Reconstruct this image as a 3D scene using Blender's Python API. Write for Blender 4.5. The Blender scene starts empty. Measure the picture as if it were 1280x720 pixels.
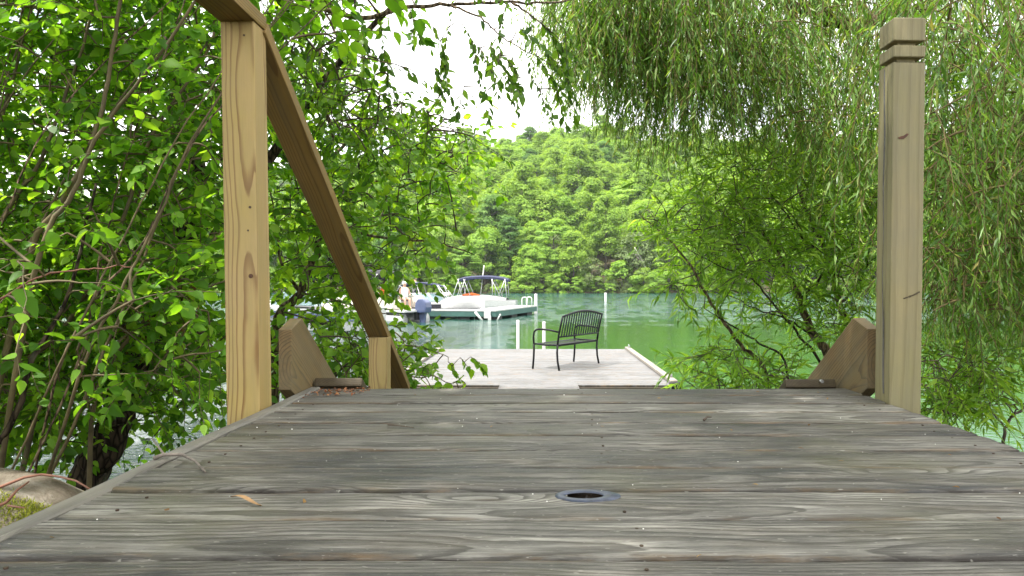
import bpy, bmesh, math, random
import numpy as np
from mathutils import Vector, Matrix

scene = bpy.context.scene
COL = scene.collection
R = math.radians
rng = np.random.default_rng(7)
random.seed(7)

# ----------------------------------------------------------------- camera frame
F = 915.0                 # focal length in pixels of the 1280 px wide photograph
VX, VY = 674.0, 354.5     # where lines running straight away from the camera meet
CH = 0.333                # camera height above the deck boards (deck top is z = 0)
WATER = -1.50
DOCK = -1.03

def at(px, py, d):
    """point at distance d (metres along +Y) seen at pixel px, py"""
    return np.array([(px - VX) / F * d, d, CH - (py - VY) / F * d])

def on(px, py, z):
    d = (CH - z) * F / (py - VY)
    return np.array([(px - VX) / F * d, d, z])

# ----------------------------------------------------------------- object helpers
def tag(o, label=None, cat=None, group=None, kind=None):
    if label: o['label'] = label
    if cat: o['category'] = cat
    if group: o['group'] = group
    if kind: o['kind'] = kind
    return o

def empty(name, loc, label, cat, group=None):
    o = bpy.data.objects.new(name, None)
    o.empty_display_size = 0.2
    COL.objects.link(o)
    o.location = loc
    return tag(o, label, cat, group)

def adopt(o, parent):
    if parent is not None:
        o.parent = parent
        off = parent.location.copy() if parent.type == 'EMPTY' else Vector((0, 0, 0))   # part meshes sit in world space
        o.matrix_parent_inverse = Matrix.Translation(-off)
    return o

def link_mesh(name, me, mat=None, parent=None):
    o = bpy.data.objects.new(name, me)
    COL.objects.link(o)
    if mat is not None:
        for m in (mat if isinstance(mat, (list, tuple)) else [mat]):
            me.materials.append(m)
    return adopt(o, parent)

def fast_mesh(name, V, Fc, mat=None, parent=None, attrs=None, smooth=False):
    """V (n,3), Fc (m,k) with one face size"""
    V = np.asarray(V, dtype=np.float32); Fc = np.asarray(Fc, dtype=np.int32)
    me = bpy.data.meshes.new(name)
    k = Fc.shape[1]
    me.vertices.add(len(V)); me.vertices.foreach_set('co', V.ravel())
    me.loops.add(Fc.size); me.loops.foreach_set('vertex_index', Fc.ravel())
    me.polygons.add(len(Fc))
    me.polygons.foreach_set('loop_start', np.arange(0, Fc.size, k, dtype=np.int32))
    me.update(calc_edges=True)
    if attrs:
        for an, av in attrs.items():
            a = me.attributes.new(an, 'FLOAT', 'POINT')
            a.data.foreach_set('value', np.asarray(av, dtype=np.float32))
    if smooth:
        me.polygons.foreach_set('use_smooth', np.ones(len(Fc), dtype=bool))
    return link_mesh(name, me, mat, parent)

class MB:
    """collects boxes, tubes and patches into ONE mesh"""
    def __init__(s): s.v = []; s.f = []; s.m = []; s.a = []
    def add(s, vs, fs, mi=0, a=0.0):
        b = len(s.v)
        s.v += [tuple(map(float, p)) for p in vs]
        s.a += [a] * len(vs)
        s.f += [tuple(int(i) + b for i in f) for f in fs]
        s.m += [mi] * len(fs)
        return s
    def box(s, c, size, rot=None, mi=0, a=0.0):
        hx, hy, hz = size[0] / 2, size[1] / 2, size[2] / 2
        P = [Vector((sx * hx, sy * hy, sz * hz)) for sz in (-1, 1) for sy in (-1, 1) for sx in (-1, 1)]
        if rot is not None: P = [rot @ p for p in P]
        c = Vector(c)
        return s.add([p + c for p in P], [(0, 2, 3, 1), (4, 5, 7, 6), (0, 1, 5, 4), (2, 6, 7, 3), (0, 4, 6, 2), (1, 3, 7, 5)], mi, a)
    def tube(s, pts, rad, n=8, cap=True, mi=0):
        pts = [np.array(p, dtype=float) for p in pts]
        if np.isscalar(rad): rad = [rad] * len(pts)
        T = []
        for i in range(len(pts)):
            t = pts[min(i + 1, len(pts) - 1)] - pts[max(i - 1, 0)]
            T.append(t / (np.linalg.norm(t) + 1e-9))
        u = np.cross(T[0], (0, 0, 1.0))
        if np.linalg.norm(u) < 1e-3: u = np.cross(T[0], (1.0, 0, 0))
        u /= np.linalg.norm(u)
        vs = []; fs = []
        for i, p in enumerate(pts):
            u = u - T[i] * np.dot(u, T[i]); u /= (np.linalg.norm(u) + 1e-9)
            w = np.cross(T[i], u)
            for k in range(n):
                a = 2 * math.pi * k / n
                vs.append(p + rad[i] * (u * math.cos(a) + w * math.sin(a)))
        for i in range(len(pts) - 1):
            for k in range(n):
                k2 = (k + 1) % n
                fs.append((i * n + k, i * n + k2, (i + 1) * n + k2, (i + 1) * n + k))
        if cap:
            fs.append(tuple(range(n - 1, -1, -1)))
            fs.append(tuple(range((len(pts) - 1) * n, len(pts) * n)))
        return s.add(vs, fs, mi)
    def prism(s, poly, axis, lo, hi, mi=0):
        """polygon in the two other axes, extruded along axis between lo and hi"""
        n = len(poly)
        def mk(a, b, h):
            return [(h, a, b), (a, h, b), (a, b, h)][axis]
        vs = [mk(a, b, lo) for a, b in poly] + [mk(a, b, hi) for a, b in poly]
        fs = [tuple(range(n)), tuple(range(2 * n - 1, n - 1, -1))]
        for i in range(n):
            j = (i + 1) % n
            fs.append((i, i + n, j + n, j))
        return s.add(vs, fs, mi)
    def build(s, name, mat=None, parent=None, smooth=False, bevel=0.0, attr=None, seg=2):
        me = bpy.data.meshes.new(name)
        me.from_pydata(s.v, [], s.f)
        me.polygons.foreach_set('material_index', s.m)
        if attr:
            a = me.attributes.new(attr, 'FLOAT', 'POINT')
            a.data.foreach_set('value', s.a)
        bm = bmesh.new(); bm.from_mesh(me)
        bmesh.ops.recalc_face_normals(bm, faces=bm.faces)
        if bevel > 0:
            es = [e for e in bm.edges if len(e.link_faces) == 2 and e.calc_face_angle(0) > 0.5]
            bmesh.ops.bevel(bm, geom=es, offset=bevel, segments=seg, affect='EDGES', profile=0.6)
        bm.to_mesh(me); bm.free()
        if smooth:
            me.polygons.foreach_set('use_smooth', np.ones(len(me.polygons), dtype=bool))
        return link_mesh(name, me, mat, parent)

def lumber(name, w, d, L, origin, zdir, xdir, mat, parent, bevel=0.003):
    """beam whose local z runs along its length; origin is the middle of its lower end"""
    z = Vector(zdir).normalized(); x = Vector(xdir); x = (x - z * x.dot(z)).normalized(); y = z.cross(x)
    m = MB().box((0, 0, L / 2), (w, d, L))
    o = m.build(name, mat, None, bevel=bevel)
    M = Matrix((x, y, z)).transposed().to_4x4(); M.translation = Vector(origin)
    o.matrix_world = M
    if parent is not None:
        loc = M.translation - parent.location
        M2 = M.copy(); M2.translation = loc
        o.parent = parent; o.matrix_basis = M2
    return o

# ----------------------------------------------------------------- material helpers
class NT:
    def __init__(s, name):
        s.mat = bpy.data.materials.new(name); s.mat.use_nodes = True
        s.t = s.mat.node_tree; s.t.nodes.clear()
        s.out = s.t.nodes.new('ShaderNodeOutputMaterial')
    def n(s, typ, ins=None, **kw):
        nd = s.t.nodes.new(typ)
        for k, v in kw.items(): setattr(nd, k, v)
        for k, v in (ins or {}).items():
            if isinstance(v, bpy.types.NodeSocket): s.t.links.new(v, nd.inputs[k])
            else: nd.inputs[k].default_value = v
        return nd
    def math(s, op, a, b=None, c=None, clamp=False):
        nd = s.t.nodes.new('ShaderNodeMath'); nd.operation = op; nd.use_clamp = clamp
        for i, v in enumerate((a, b, c)):
            if v is None: continue
            if isinstance(v, bpy.types.NodeSocket): s.t.links.new(v, nd.inputs[i])
            else: nd.inputs[i].default_value = v
        return nd.outputs[0]
    def vmath(s, op, a, b=None):
        nd = s.t.nodes.new('ShaderNodeVectorMath'); nd.operation = op
        for i, v in enumerate((a, b)):
            if v is None: continue
            if isinstance(v, bpy.types.NodeSocket): s.t.links.new(v, nd.inputs[i])
            else: nd.inputs[i].default_value = v
        return nd.outputs[1] if op in ('LENGTH', 'DISTANCE', 'DOT_PRODUCT') else nd.outputs[0]
    def noise(s, vec, scale, detail=4, rough=0.55, dist=0.0):
        nd = s.n('ShaderNodeTexNoise', {'Vector': vec, 'Scale': scale, 'Detail': detail, 'Roughness': rough, 'Distortion': dist})
        return nd.outputs['Fac']
    def mapr(s, v, a, b, c=0.0, d=1.0, smooth=False):
        nd = s.n('ShaderNodeMapRange', {'Value': v, 'From Min': a, 'From Max': b, 'To Min': c, 'To Max': d})
        nd.interpolation_type = 'SMOOTHSTEP' if smooth else 'LINEAR'
        return nd.outputs[0]
    def ramp(s, v, stops, interp='LINEAR'):
        nd = s.n('ShaderNodeValToRGB', {'Fac': v}); cr = nd.color_ramp; cr.interpolation = interp
        while len(cr.elements) < len(stops): cr.elements.new(0.5)
        for e, (p, c) in zip(cr.elements, stops):
            e.position = p; e.color = (c[0], c[1], c[2], 1)
        return nd.outputs[0]
    def mix(s, f, a, b, mode='MIX'):
        nd = s.n('ShaderNodeMix', data_type='RGBA', blend_type=mode)
        for i, v in ((0, f), (6, a), (7, b)):
            if isinstance(v, bpy.types.NodeSocket): s.t.links.new(v, nd.inputs[i])
            else: nd.inputs[i].default_value = v if i == 0 else (v[0], v[1], v[2], 1)
        return nd.outputs[2]
    def comb(s, x, y, z):
        return s.n('ShaderNodeCombineXYZ', {0: x, 1: y, 2: z}).outputs[0]
    def bsdf(s, color, rough=0.6, normal=None, **kw):
        b = s.n('ShaderNodeBsdfPrincipled')
        for k, v in [('Base Color', color), ('Roughness', rough)] + list(kw.items()):
            k = k.replace('_', ' ')
            if isinstance(v, bpy.types.NodeSocket): s.t.links.new(v, b.inputs[k])
            else: b.inputs[k].default_value = (v[0], v[1], v[2], 1) if k == 'Base Color' else v
        if normal is not None: s.t.links.new(normal, b.inputs['Normal'])
        return b.outputs[0]
    def bump(s, h, strength=0.3, dist=0.01, normal=None):
        ins = {'Height': h, 'Strength': strength, 'Distance': dist}
        if normal is not None: ins['Normal'] = normal
        return s.n('ShaderNodeBump', ins).outputs[0]
    def done(s, shader):
        s.t.links.new(shader, s.out.inputs['Surface']); return s.mat

def plain(name, col, rough=0.5, metal=0.0, var=0.12, scale=8.0, spec=0.5):
    t = NT(name)
    tc = t.n('ShaderNodeTexCoord').outputs['Object']
    f = t.noise(tc, scale, 5, 0.6)
    c2 = [max(0, c * (1 - var * 2)) for c in col]
    c = t.ramp(f, [(0.3, c2), (0.65, col)])
    return t.done(t.bsdf(c, rough, t.bump(f, 0.08, 0.01), Metallic=metal, Specular_IOR_Level=spec))

def wood_mat(name, early, late, tint, tint2, axis='Z', pith=(0.0, 0.05), rings=150.0, warp=0.014, streak=0.5,
             plank=False, rough=0.62, gray=None, grayamt=0.0, knots=True, bumpst=0.25):
    """solid timber: growth rings round a pith running along one axis, warped and pushed aside by knots"""
    t = NT(name)
    tc = t.n('ShaderNodeTexCoord').outputs['Object']
    sp = t.n('ShaderNodeSeparateXYZ', {0: tc})
    X, Y, Z = sp.outputs
    if axis == 'X': A, B, L = Y, Z, X
    elif axis == 'Y': A, B, L = X, Z, Y
    else: A, B, L = X, Y, Z
    if plank:
        pr = t.n('ShaderNodeAttribute', attribute_name='plank').outputs['Fac']
        L = t.math('ADD', L, t.math('MULTIPLY', pr, 37.0))
        A = t.math('SUBTRACT', A, t.math('MULTIPLY', pr, 0.0))
        pc = t.n('ShaderNodeAttribute', attribute_name='mid').outputs['Fac']     # the middle of the plank across
        A = t.math('SUBTRACT', A, pc)
        pA = t.math('MULTIPLY', t.math('SUBTRACT', t.math('FRACT', t.math('MULTIPLY', pr, 7.31)), 0.5), 0.14)
        pB = t.math('ADD', -0.03, t.math('MULTIPLY', t.math('FRACT', t.math('MULTIPLY', pr, 13.7)), -0.10))
    else:
        pA, pB = pith
    low = t.comb(t.math('MULTIPLY', A, 4.0), t.math('MULTIPLY', B, 4.0), t.math('MULTIPLY', L, 1.3))
    w1 = t.math('SUBTRACT', t.noise(low, 1.0, 2, 0.5), 0.5)
    low2 = t.comb(t.math('MULTIPLY', A, 14.0), t.math('MULTIPLY', B, 14.0), t.math('MULTIPLY', L, 4.0))
    w2 = t.math('SUBTRACT', t.noise(low2, 1.0, 3, 0.6), 0.5)
    a = t.math('SUBTRACT', A, pA); b = t.math('SUBTRACT', B, pB)
    r = t.math('SQRT', t.math('ADD', t.math('MULTIPLY', a, a), t.math('MULTIPLY', b, b)))
    r = t.math('ADD', r, t.math('MULTIPLY', w1, warp * 4))
    r = t.math('ADD', r, t.math('MULTIPLY', w2, warp * 0.35))
    if knots:
        kv = t.n('ShaderNodeTexVoronoi', {'Vector': t.comb(t.math('MULTIPLY', A, 5.0), t.math('MULTIPLY', B, 2.0), t.math('MULTIPLY', L, 2.2)), 'Scale': 1.0})
        kd = kv.outputs['Distance']
        kf = t.mapr(kd, 0.0, 0.30, 1.0, 0.0, True)
        r = t.math('ADD', r, t.math('MULTIPLY', kf, 0.035))
        core = t.mapr(kd, 0.03, 0.085, 1.0, 0.0, True)
    s = t.math('FRACT', t.math('MULTIPLY', r, rings))
    late_f = t.math('MULTIPLY', t.mapr(s, 0.55, 0.93, 0, 1, True), t.mapr(s, 0.95, 1.0, 1, 0))
    fib = t.comb(t.math('MULTIPLY', A, 420.0), t.math('MULTIPLY', B, 420.0), t.math('MULTIPLY', L, 9.0))
    fibre = t.noise(fib, 1.0, 3, 0.6)
    st = t.comb(t.math('MULTIPLY', A, 45.0), t.math('MULTIPLY', B, 45.0), t.math('MULTIPLY', L, 1.8))
    stk = t.noise(st, 1.0, 5, 0.62)
    big = t.noise(t.comb(t.math('MULTIPLY', A, 9.0), t.math('MULTIPLY', B, 9.0), t.math('MULTIPLY', L, 2.6)), 1.0, 5, 0.6)
    c = t.mix(t.math('MULTIPLY', late_f, 0.85), early, late)
    c = t.mix(t.mapr(big, 0.35, 0.7), c, tint, 'MULTIPLY')
    c = t.mix(t.math('MULTIPLY', t.mapr(stk, 0.42, 0.72), streak), c, tint2)
    if gray is not None:
        g2 = t.noise(tc, 5.0, 6, 0.65)
        c = t.mix(t.math('MULTIPLY', t.mapr(g2, 0.35, 0.6), grayamt), c, gray)
    if knots:
        c = t.mix(t.math('MULTIPLY', core, 0.8), c, (late[0] * 0.35, late[1] * 0.3, late[2] * 0.3))
    c = t.mix(t.math('MULTIPLY', t.math('SUBTRACT', fibre, 0.5), 0.5, clamp=True), c, (0.02, 0.018, 0.015))
    h = t.math('ADD', t.math('MULTIPLY', late_f, 0.6), t.math('ADD', t.math('MULTIPLY', fibre, 0.5), t.math('MULTIPLY', stk, 0.6)))
    return t.done(t.bsdf(c, rough, t.bump(h, bumpst, 0.004), Specular_IOR_Level=0.35))

def leaf_mat(name, stops, trans=0.42, rough=0.48, tcol=None, spec=0.28, objvar=0.0):
    t = NT(name)
    rn = t.n('ShaderNodeAttribute', attribute_name='rnd').outputs['Fac']
    if objvar > 0:
        oi = t.n('ShaderNodeObjectInfo').outputs['Random']
        rn = t.math('ADD', t.math('MULTIPLY', rn, 1 - objvar), t.math('MULTIPLY', oi, objvar))
    c = t.ramp(rn, stops)
    tr = t.mix(1.0, c, tcol or (2.55, 2.35, 0.75), 'MULTIPLY')
    b = t.bsdf(c, rough, Specular_IOR_Level=spec)
    tl = t.n('ShaderNodeBsdfTranslucent', {'Color': tr}).outputs[0]
    mx = t.n('ShaderNodeMixShader', {0: trans, 1: b, 2: tl}).outputs[0]
    return t.done(mx)

def bark_mat(name, c1, c2, scale=14.0):
    t = NT(name)
    tc = t.n('ShaderNodeTexCoord').outputs['Object']
    mp = t.n('ShaderNodeMapping', {'Vector': tc, 'Scale': (1, 1, 0.28)}).outputs[0]
    v = t.n('ShaderNodeTexVoronoi', {'Vector': mp, 'Scale': scale * 2}, feature='DISTANCE_TO_EDGE').outputs['Distance']
    nz = t.noise(mp, scale, 6, 0.65)
    f = t.math('MULTIPLY', t.mapr(v, 0.0, 0.22), nz)
    c = t.ramp(f, [(0.05, c1), (0.5, c2)])
    li = t.noise(tc, 5.0, 5, 0.6)
    c = t.mix(t.mapr(li, 0.58, 0.68, 0, 0.45), c, (0.16, 0.17, 0.12))
    return t.done(t.bsdf(c, 0.9, t.bump(f, 0.8, 0.02), Specular_IOR_Level=0.2))

# ================================================================= light, sky, camera
SUN_EL, SUN_AZ = 64.0, None
sun_dir = np.array([-0.86 * math.cos(R(SUN_EL)), -0.51 * math.cos(R(SUN_EL)), math.sin(R(SUN_EL))])
sd = bpy.data.lights.new('sun', 'SUN'); sd.energy = 4.7; sd.angle = R(0.55); sd.color = (1.0, 0.955, 0.88)
so = bpy.data.objects.new('sun', sd); COL.objects.link(so)
so.rotation_euler = Vector(sun_dir).to_track_quat('Z', 'Y').to_euler()
so.location = (-20, -12, 40)

w = bpy.data.worlds.new('World'); scene.world = w; w.use_nodes = True
wt = w.node_tree; wt.nodes.clear()
wo = wt.nodes.new('ShaderNodeOutputWorld'); bg = wt.nodes.new('ShaderNodeBackground')
sky = wt.nodes.new('ShaderNodeTexSky'); sky.sky_type = 'NISHITA'; sky.sun_disc = False
sky.sun_elevation = R(SUN_EL); sky.sun_rotation = math.atan2(sun_dir[0], sun_dir[1])
sky.air_density = 1.0; sky.dust_density = 1.2; sky.ozone_density = 1.0; sky.altitude = 500
tcw = wt.nodes.new('ShaderNodeTexCoord')
sepw = wt.nodes.new('ShaderNodeSeparateXYZ'); wt.links.new(tcw.outputs['Generated'], sepw.inputs[0])
mxz = wt.nodes.new('ShaderNodeMath'); mxz.operation = 'ADD'; mxz.inputs[1].default_value = 0.22
wt.links.new(sepw.outputs[2], mxz.inputs[0])
dvx = wt.nodes.new('ShaderNodeMath'); dvx.operation = 'DIVIDE'; wt.links.new(sepw.outputs[0], dvx.inputs[0]); wt.links.new(mxz.outputs[0], dvx.inputs[1])
dvy = wt.nodes.new('ShaderNodeMath'); dvy.operation = 'DIVIDE'; wt.links.new(sepw.outputs[1], dvy.inputs[0]); wt.links.new(mxz.outputs[0], dvy.inputs[1])
cbw = wt.nodes.new('ShaderNodeCombineXYZ'); wt.links.new(dvx.outputs[0], cbw.inputs[0]); wt.links.new(dvy.outputs[0], cbw.inputs[1])
nzw = wt.nodes.new('ShaderNodeTexNoise'); nzw.inputs['Scale'].default_value = 0.9; nzw.inputs['Detail'].default_value = 7; nzw.inputs['Roughness'].default_value = 0.55
wt.links.new(cbw.outputs[0], nzw.inputs['Vector'])
mrw = wt.nodes.new('ShaderNodeMapRange'); mrw.inputs['From Min'].default_value = 0.30; mrw.inputs['From Max'].default_value = 0.50
wt.links.new(nzw.outputs['Fac'], mrw.inputs['Value'])
mxw = wt.nodes.new('ShaderNodeMix'); mxw.data_type = 'RGBA'
wt.links.new(mrw.outputs[0], mxw.inputs[0]); wt.links.new(sky.outputs[0], mxw.inputs[6]); mxw.inputs[7].default_value = (14.6, 14.4, 14.0, 1)
wt.links.new(mxw.outputs[2], bg.inputs[0]); bg.inputs[1].default_value = 0.112
wt.links.new(bg.outputs[0], wo.inputs[0])

cd = bpy.data.cameras.new('camera'); cd.sensor_width = 36; cd.lens = F / 1280 * 36
cd.shift_x = -(VX - 640) / 1280; cd.shift_y = -(360 - VY) / 1280
cd.clip_start = 0.02; cd.clip_end = 3000
cam = bpy.data.objects.new('camera', cd); COL.objects.link(cam)
cam.location = (0, 0, CH); cam.rotation_euler = (R(90), 0, 0)
scene.camera = cam
scene.view_settings.view_transform = 'Standard'; scene.view_settings.look = 'None'
scene.view_settings.exposure = 1.14; scene.view_settings.gamma = 1.0
scene.render.engine = 'CYCLES'
scene.cycles.max_bounces = 8; scene.cycles.transparent_max_bounces = 8
scene.cycles.diffuse_bounces = 4; scene.cycles.transmission_bounces = 4; scene.cycles.glossy_bounces = 3
scene.cycles.caustics_reflective = False; scene.cycles.caustics_refractive = False
scene.cycles.sample_clamp_indirect = 6.0
scene.cycles.use_denoising = True
try: scene.cycles.denoiser = 'OPENIMAGEDENOISE'
except Exception: pass

# ================================================================= materials
M = {}
M['post_yellow'] = wood_mat('pine_post', (0.385, 0.272, 0.115), (0.160, 0.072, 0.023), (0.86, 0.92, 0.66), (0.25, 0.20, 0.075), 'Z', (0.022, 0.030), 165, 0.012, 0.45, gray=(0.24, 0.20, 0.11), grayamt=0.25, bumpst=0.35)
M['post_gray'] = wood_mat('weathered_post', (0.255, 0.215, 0.112), (0.195, 0.160, 0.078), (0.80, 0.88, 0.72), (0.165, 0.145, 0.085), 'Z', (-0.09, -0.12), 42, 0.010, 0.6, gray=(0.18, 0.165, 0.105), grayamt=0.45, knots=False, bumpst=0.4)
M['rail'] = wood_mat('rail_wood', (0.245, 0.160, 0.052), (0.125, 0.070, 0.023), (0.80, 0.80, 0.62), (0.12, 0.10, 0.055), 'Z', (0.03, 0.06), 130, 0.010, 0.6, bumpst=0.25)
M['stringer'] = wood_mat('stringer_wood', (0.190, 0.120, 0.050), (0.060, 0.032, 0.013), (0.74, 0.78, 0.62), (0.078, 0.056, 0.026), 'Z', (0.05, 0.10), 120, 0.03, 0.85, gray=(0.15, 0.132, 0.080), grayamt=0.45)
M['runner'] = wood_mat('dark_board', (0.055, 0.040, 0.020), (0.028, 0.020, 0.011), (0.8, 0.8, 0.8), (0.075, 0.058, 0.030), 'Z', (0.05, 0.12), 130, 0.02, 0.6, bumpst=0.2)
M['plank'] = wood_mat('weathered_plank', (0.205, 0.180, 0.140), (0.10, 0.078, 0.055), (0.50, 0.53, 0.57), (0.36, 0.33, 0.27), 'X', (0, 0), 62, 0.020, 0.45,
                      plank=True, rough=0.62, gray=(0.085, 0.09, 0.092), grayamt=0.6, bumpst=0.8)
def deck_mat(name, stops, lite, g=1.0, moss=.30, specks=.7):
    t = NT(name)
    tc = t.n('ShaderNodeTexCoord').outputs['Object']
    X, Y, Z = t.n('ShaderNodeSeparateXYZ', {0: tc}).outputs
    pr = t.n('ShaderNodeAttribute', attribute_name='plank').outputs['Fac']
    mid = t.n('ShaderNodeAttribute', attribute_name='mid').outputs['Fac']
    L = t.math('ADD', X, t.math('MULTIPLY', pr, 37.0)); A = t.math('SUBTRACT', Y, mid)
    def v(l, a, o=0.0): return t.comb(t.math('MULTIPLY', L, l), t.math('MULTIPLY', A, a), o)
    pA = t.math('MULTIPLY', t.math('SUBTRACT', t.math('FRACT', t.math('MULTIPLY', pr, 7.31)), 0.5), 0.12)
    pB = t.math('ADD', 0.02, t.math('MULTIPLY', t.math('FRACT', t.math('MULTIPLY', pr, 13.7)), 0.07))
    a = t.math('SUBTRACT', A, pA)
    r = t.math('SQRT', t.math('ADD', t.math('MULTIPLY', a, a), t.math('MULTIPLY', pB, pB)))
    r = t.math('ADD', r, t.math('MULTIPLY', t.math('SUBTRACT', t.noise(v(1.5, 4), 1.0, 2, 0.5), 0.5), 0.085))
    r = t.math('ADD', r, t.math('MULTIPLY', t.math('SUBTRACT', t.noise(v(6, 22, 3.0), 1.0, 3, 0.6), 0.5), 0.010))
    kd = t.n('ShaderNodeTexVoronoi', {'Vector': v(1.7, 6.0, 1.0), 'Scale': 1.0}).outputs['Distance']
    r = t.math('ADD', r, t.math('MULTIPLY', t.mapr(kd, 0, .32, 1, 0, True), .045))
    s = t.math('FRACT', t.math('MULTIPLY', r, 95.0))
    late = t.math('MULTIPLY', t.mapr(s, .40, .92, 0, 1, True), t.mapr(s, .95, 1.0, 1, 0))
    f1 = t.noise(v(9.0, 170, 5.0), 1.0, 5, .68); f2 = t.noise(v(24, 480, 8.0), 1.0, 3, .6); f3 = t.noise(v(2.6, 42, 2.0), 1.0, 7, .72)
    blot = t.noise(v(3.0, 11.0, 9.0), 1.0, 6, .68); blot2 = t.noise(tc, 1.7, 5, .6)
    tone = t.math('ADD', t.math('MULTIPLY', f3, .42), t.math('MULTIPLY', f1, .24))
    tone = t.math('ADD', tone, t.math('MULTIPLY', blot, .43))
    tone = t.math('ADD', tone, t.math('MULTIPLY', t.math('SUBTRACT', pr, .5), .07))
    tone = t.math('ADD', tone, t.math('MULTIPLY', t.math('SUBTRACT', blot2, .5), .36))
    c = t.ramp(tone, stops)
    c = t.mix(t.math('MULTIPLY', late, .75), c, (.030 * g, .027 * g, .022 * g))
    c = t.mix(t.mapr(f2, .58, .74, 0, .45), c, lite)
    c = t.mix(t.mapr(f2, .44, .30, 0, .8), c, (.012 * g, .011 * g, .010 * g))
    # hairline checks, knots, brown stains that gather along the joints
    ck = t.math('ABSOLUTE', t.math('SUBTRACT', t.noise(v(1.1, 62, 4.0), 1.0, 2, .5), .5))
    c = t.mix(t.math('MULTIPLY', t.mapr(ck, .0, .012, 1, 0), t.mapr(blot, .45, .6)), c, (.010, .008, .006))
    c = t.mix(t.mapr(kd, .025, .075, .85, 0, True), c, (.035, .022, .012))
    ed = t.mapr(t.math('ABSOLUTE', A), .055, .0695, 0, 1)
    oc = t.noise(v(5.0, 26, 6.0), 1.0, 5, .7)
    c = t.mix(t.math('MULTIPLY', t.mapr(oc, .48, .62), t.math('ADD', .10, t.math('MULTIPLY', ed, .65)), clamp=True), c, (.130 * g ** .5, .078 * g ** .5, .030 * g ** .6))
    en = t.noise(v(7.0, 60, 2.5), 1.0, 4, .65)
    c = t.mix(t.math('MULTIPLY', t.mapr(t.math('ABSOLUTE', A), .0640, .0692, 0, .95), t.mapr(en, .38, .55)), c, (.016 * g, .012 * g, .008 * g))
    mo = t.noise(tc, 2.3, 4, .6)
    c = t.mix(t.math('MULTIPLY', t.mapr(mo, .52, .68), moss), c, (.105, .105, .040))
    sp = t.noise(t.comb(t.math('MULTIPLY', L, 60), t.math('MULTIPLY', A, 150), 0.0), 1.0, 2, .5)
    c = t.mix(t.mapr(sp, .67, .73, 0, specks), c, lite)
    h = t.math('ADD', t.math('MULTIPLY', f1, .9), t.math('ADD', t.math('MULTIPLY', f2, .5), t.math('MULTIPLY', late, -.35)))
    ro = t.mapr(tone, .4, .7, .42, .72)
    return t.done(t.bsdf(c, ro, t.bump(h, .75, .004), Specular_IOR_Level=.32))
M['plank'] = deck_mat('deck_plank_wood', [(.375, (.014, .014, .015)), (.45, (.038, .039, .040)), (.515, (.086, .081, .071)), (.59, (.162, .154, .136)), (.68, (.32, .31, .275))], (.27, .26, .23))
M['dock_board'] = deck_mat('sunbleached_plank_wood', [(.38, (.050, .052, .056)), (.46, (.098, .101, .107)), (.54, (.146, .150, .158)), (.66, (.205, .21, .218))], (.23, .233, .24), 3.0, .04, .2)
M['dock'] = wood_mat('sunbleached_plank', (0.255, 0.245, 0.235), (0.19, 0.18, 0.168), (0.80, 0.80, 0.81), (0.12, 0.115, 0.108), 'X', (0, 0), 60, 0.02, 0.55,
                     plank=True, rough=0.75, gray=(0.27, 0.265, 0.26), grayamt=0.5, bumpst=0.3)
M['dock_trim'] = plain('dock_trim_wood', (0.25, 0.225, 0.19), 0.8, var=0.25, scale=14)
M['dark_wood'] = plain('dark_underframe', (0.07, 0.055, 0.04), 0.85, var=0.3)
M['black_metal'] = plain('black_coated_steel', (0.006, 0.0065, 0.008), 0.5, 0.0, var=0.15, scale=30, spec=0.2)
M['pvc'] = plain('white_pipe', (0.55, 0.55, 0.53), 0.35, var=0.04)
M['galv'] = plain('galvanised_steel', (0.5, 0.5, 0.5), 0.4, 0.9)
M['gel_white'] = plain('white_gelcoat', (0.50, 0.50, 0.495), 0.22, var=0.06)
M['gel_dark'] = plain('dark_hull_stripe', (0.012, 0.013, 0.02), 0.25, var=0.05)
M['canvas_navy'] = plain('navy_canvas', (0.022, 0.028, 0.07), 0.85, var=0.2, scale=3)
M['canvas_black'] = plain('black_canvas', (0.012, 0.012, 0.016), 0.85, var=0.2, scale=3)
M['alu'] = plain('aluminium_tube', (0.55, 0.55, 0.55), 0.4, 0.3, var=0.03)
M['teal'] = plain('teal_fascia', (0.045, 0.115, 0.10), 0.6, var=0.15, scale=2)
M['float_black'] = plain('black_float', (0.015, 0.016, 0.018), 0.6)
M['outboard'] = plain('blue_gray_cowl', (0.06, 0.08, 0.16), 0.25, var=0.1)
M['orange'] = plain('orange_fabric', (0.50, 0.10, 0.015), 0.8)
M['red'] = plain('red_print', (0.55, 0.06, 0.03), 0.5)
M['skin'] = plain('skin', (0.50, 0.30, 0.21), 0.6)
M['shirt_white'] = plain('white_shirt', (0.75, 0.75, 0.74), 0.9)
M['shorts'] = plain('dark_shorts', (0.05, 0.06, 0.12), 0.9)
M['hair'] = plain('brown_hair', (0.06, 0.035, 0.02), 0.8)
M['seat_beige'] = plain('cream_upholstery', (0.60, 0.55, 0.46), 0.7)
M['bark_dark'] = bark_mat('dark_bark', (0.012, 0.009, 0.006), (0.075, 0.055, 0.038))
M['bark_mid'] = bark_mat('brown_bark', (0.045, 0.032, 0.02), (0.22, 0.16, 0.105), 16)
M['bark_stem'] = plain('olive_stem', (0.135, 0.105, 0.048), 0.75, var=0.3, scale=9)
M['bark_far'] = plain('pale_trunk', (0.20, 0.17, 0.14), 0.9, var=0.3, scale=1.0)
M['twig_dark'] = plain('dark_twig', (0.075, 0.055, 0.038), 0.85)
M['twig_red'] = plain('red_brown_twig', (0.20, 0.085, 0.05), 0.7)
M['twig_gray'] = plain('gray_twig', (0.17, 0.145, 0.12), 0.85, var=0.3, scale=60)
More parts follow.
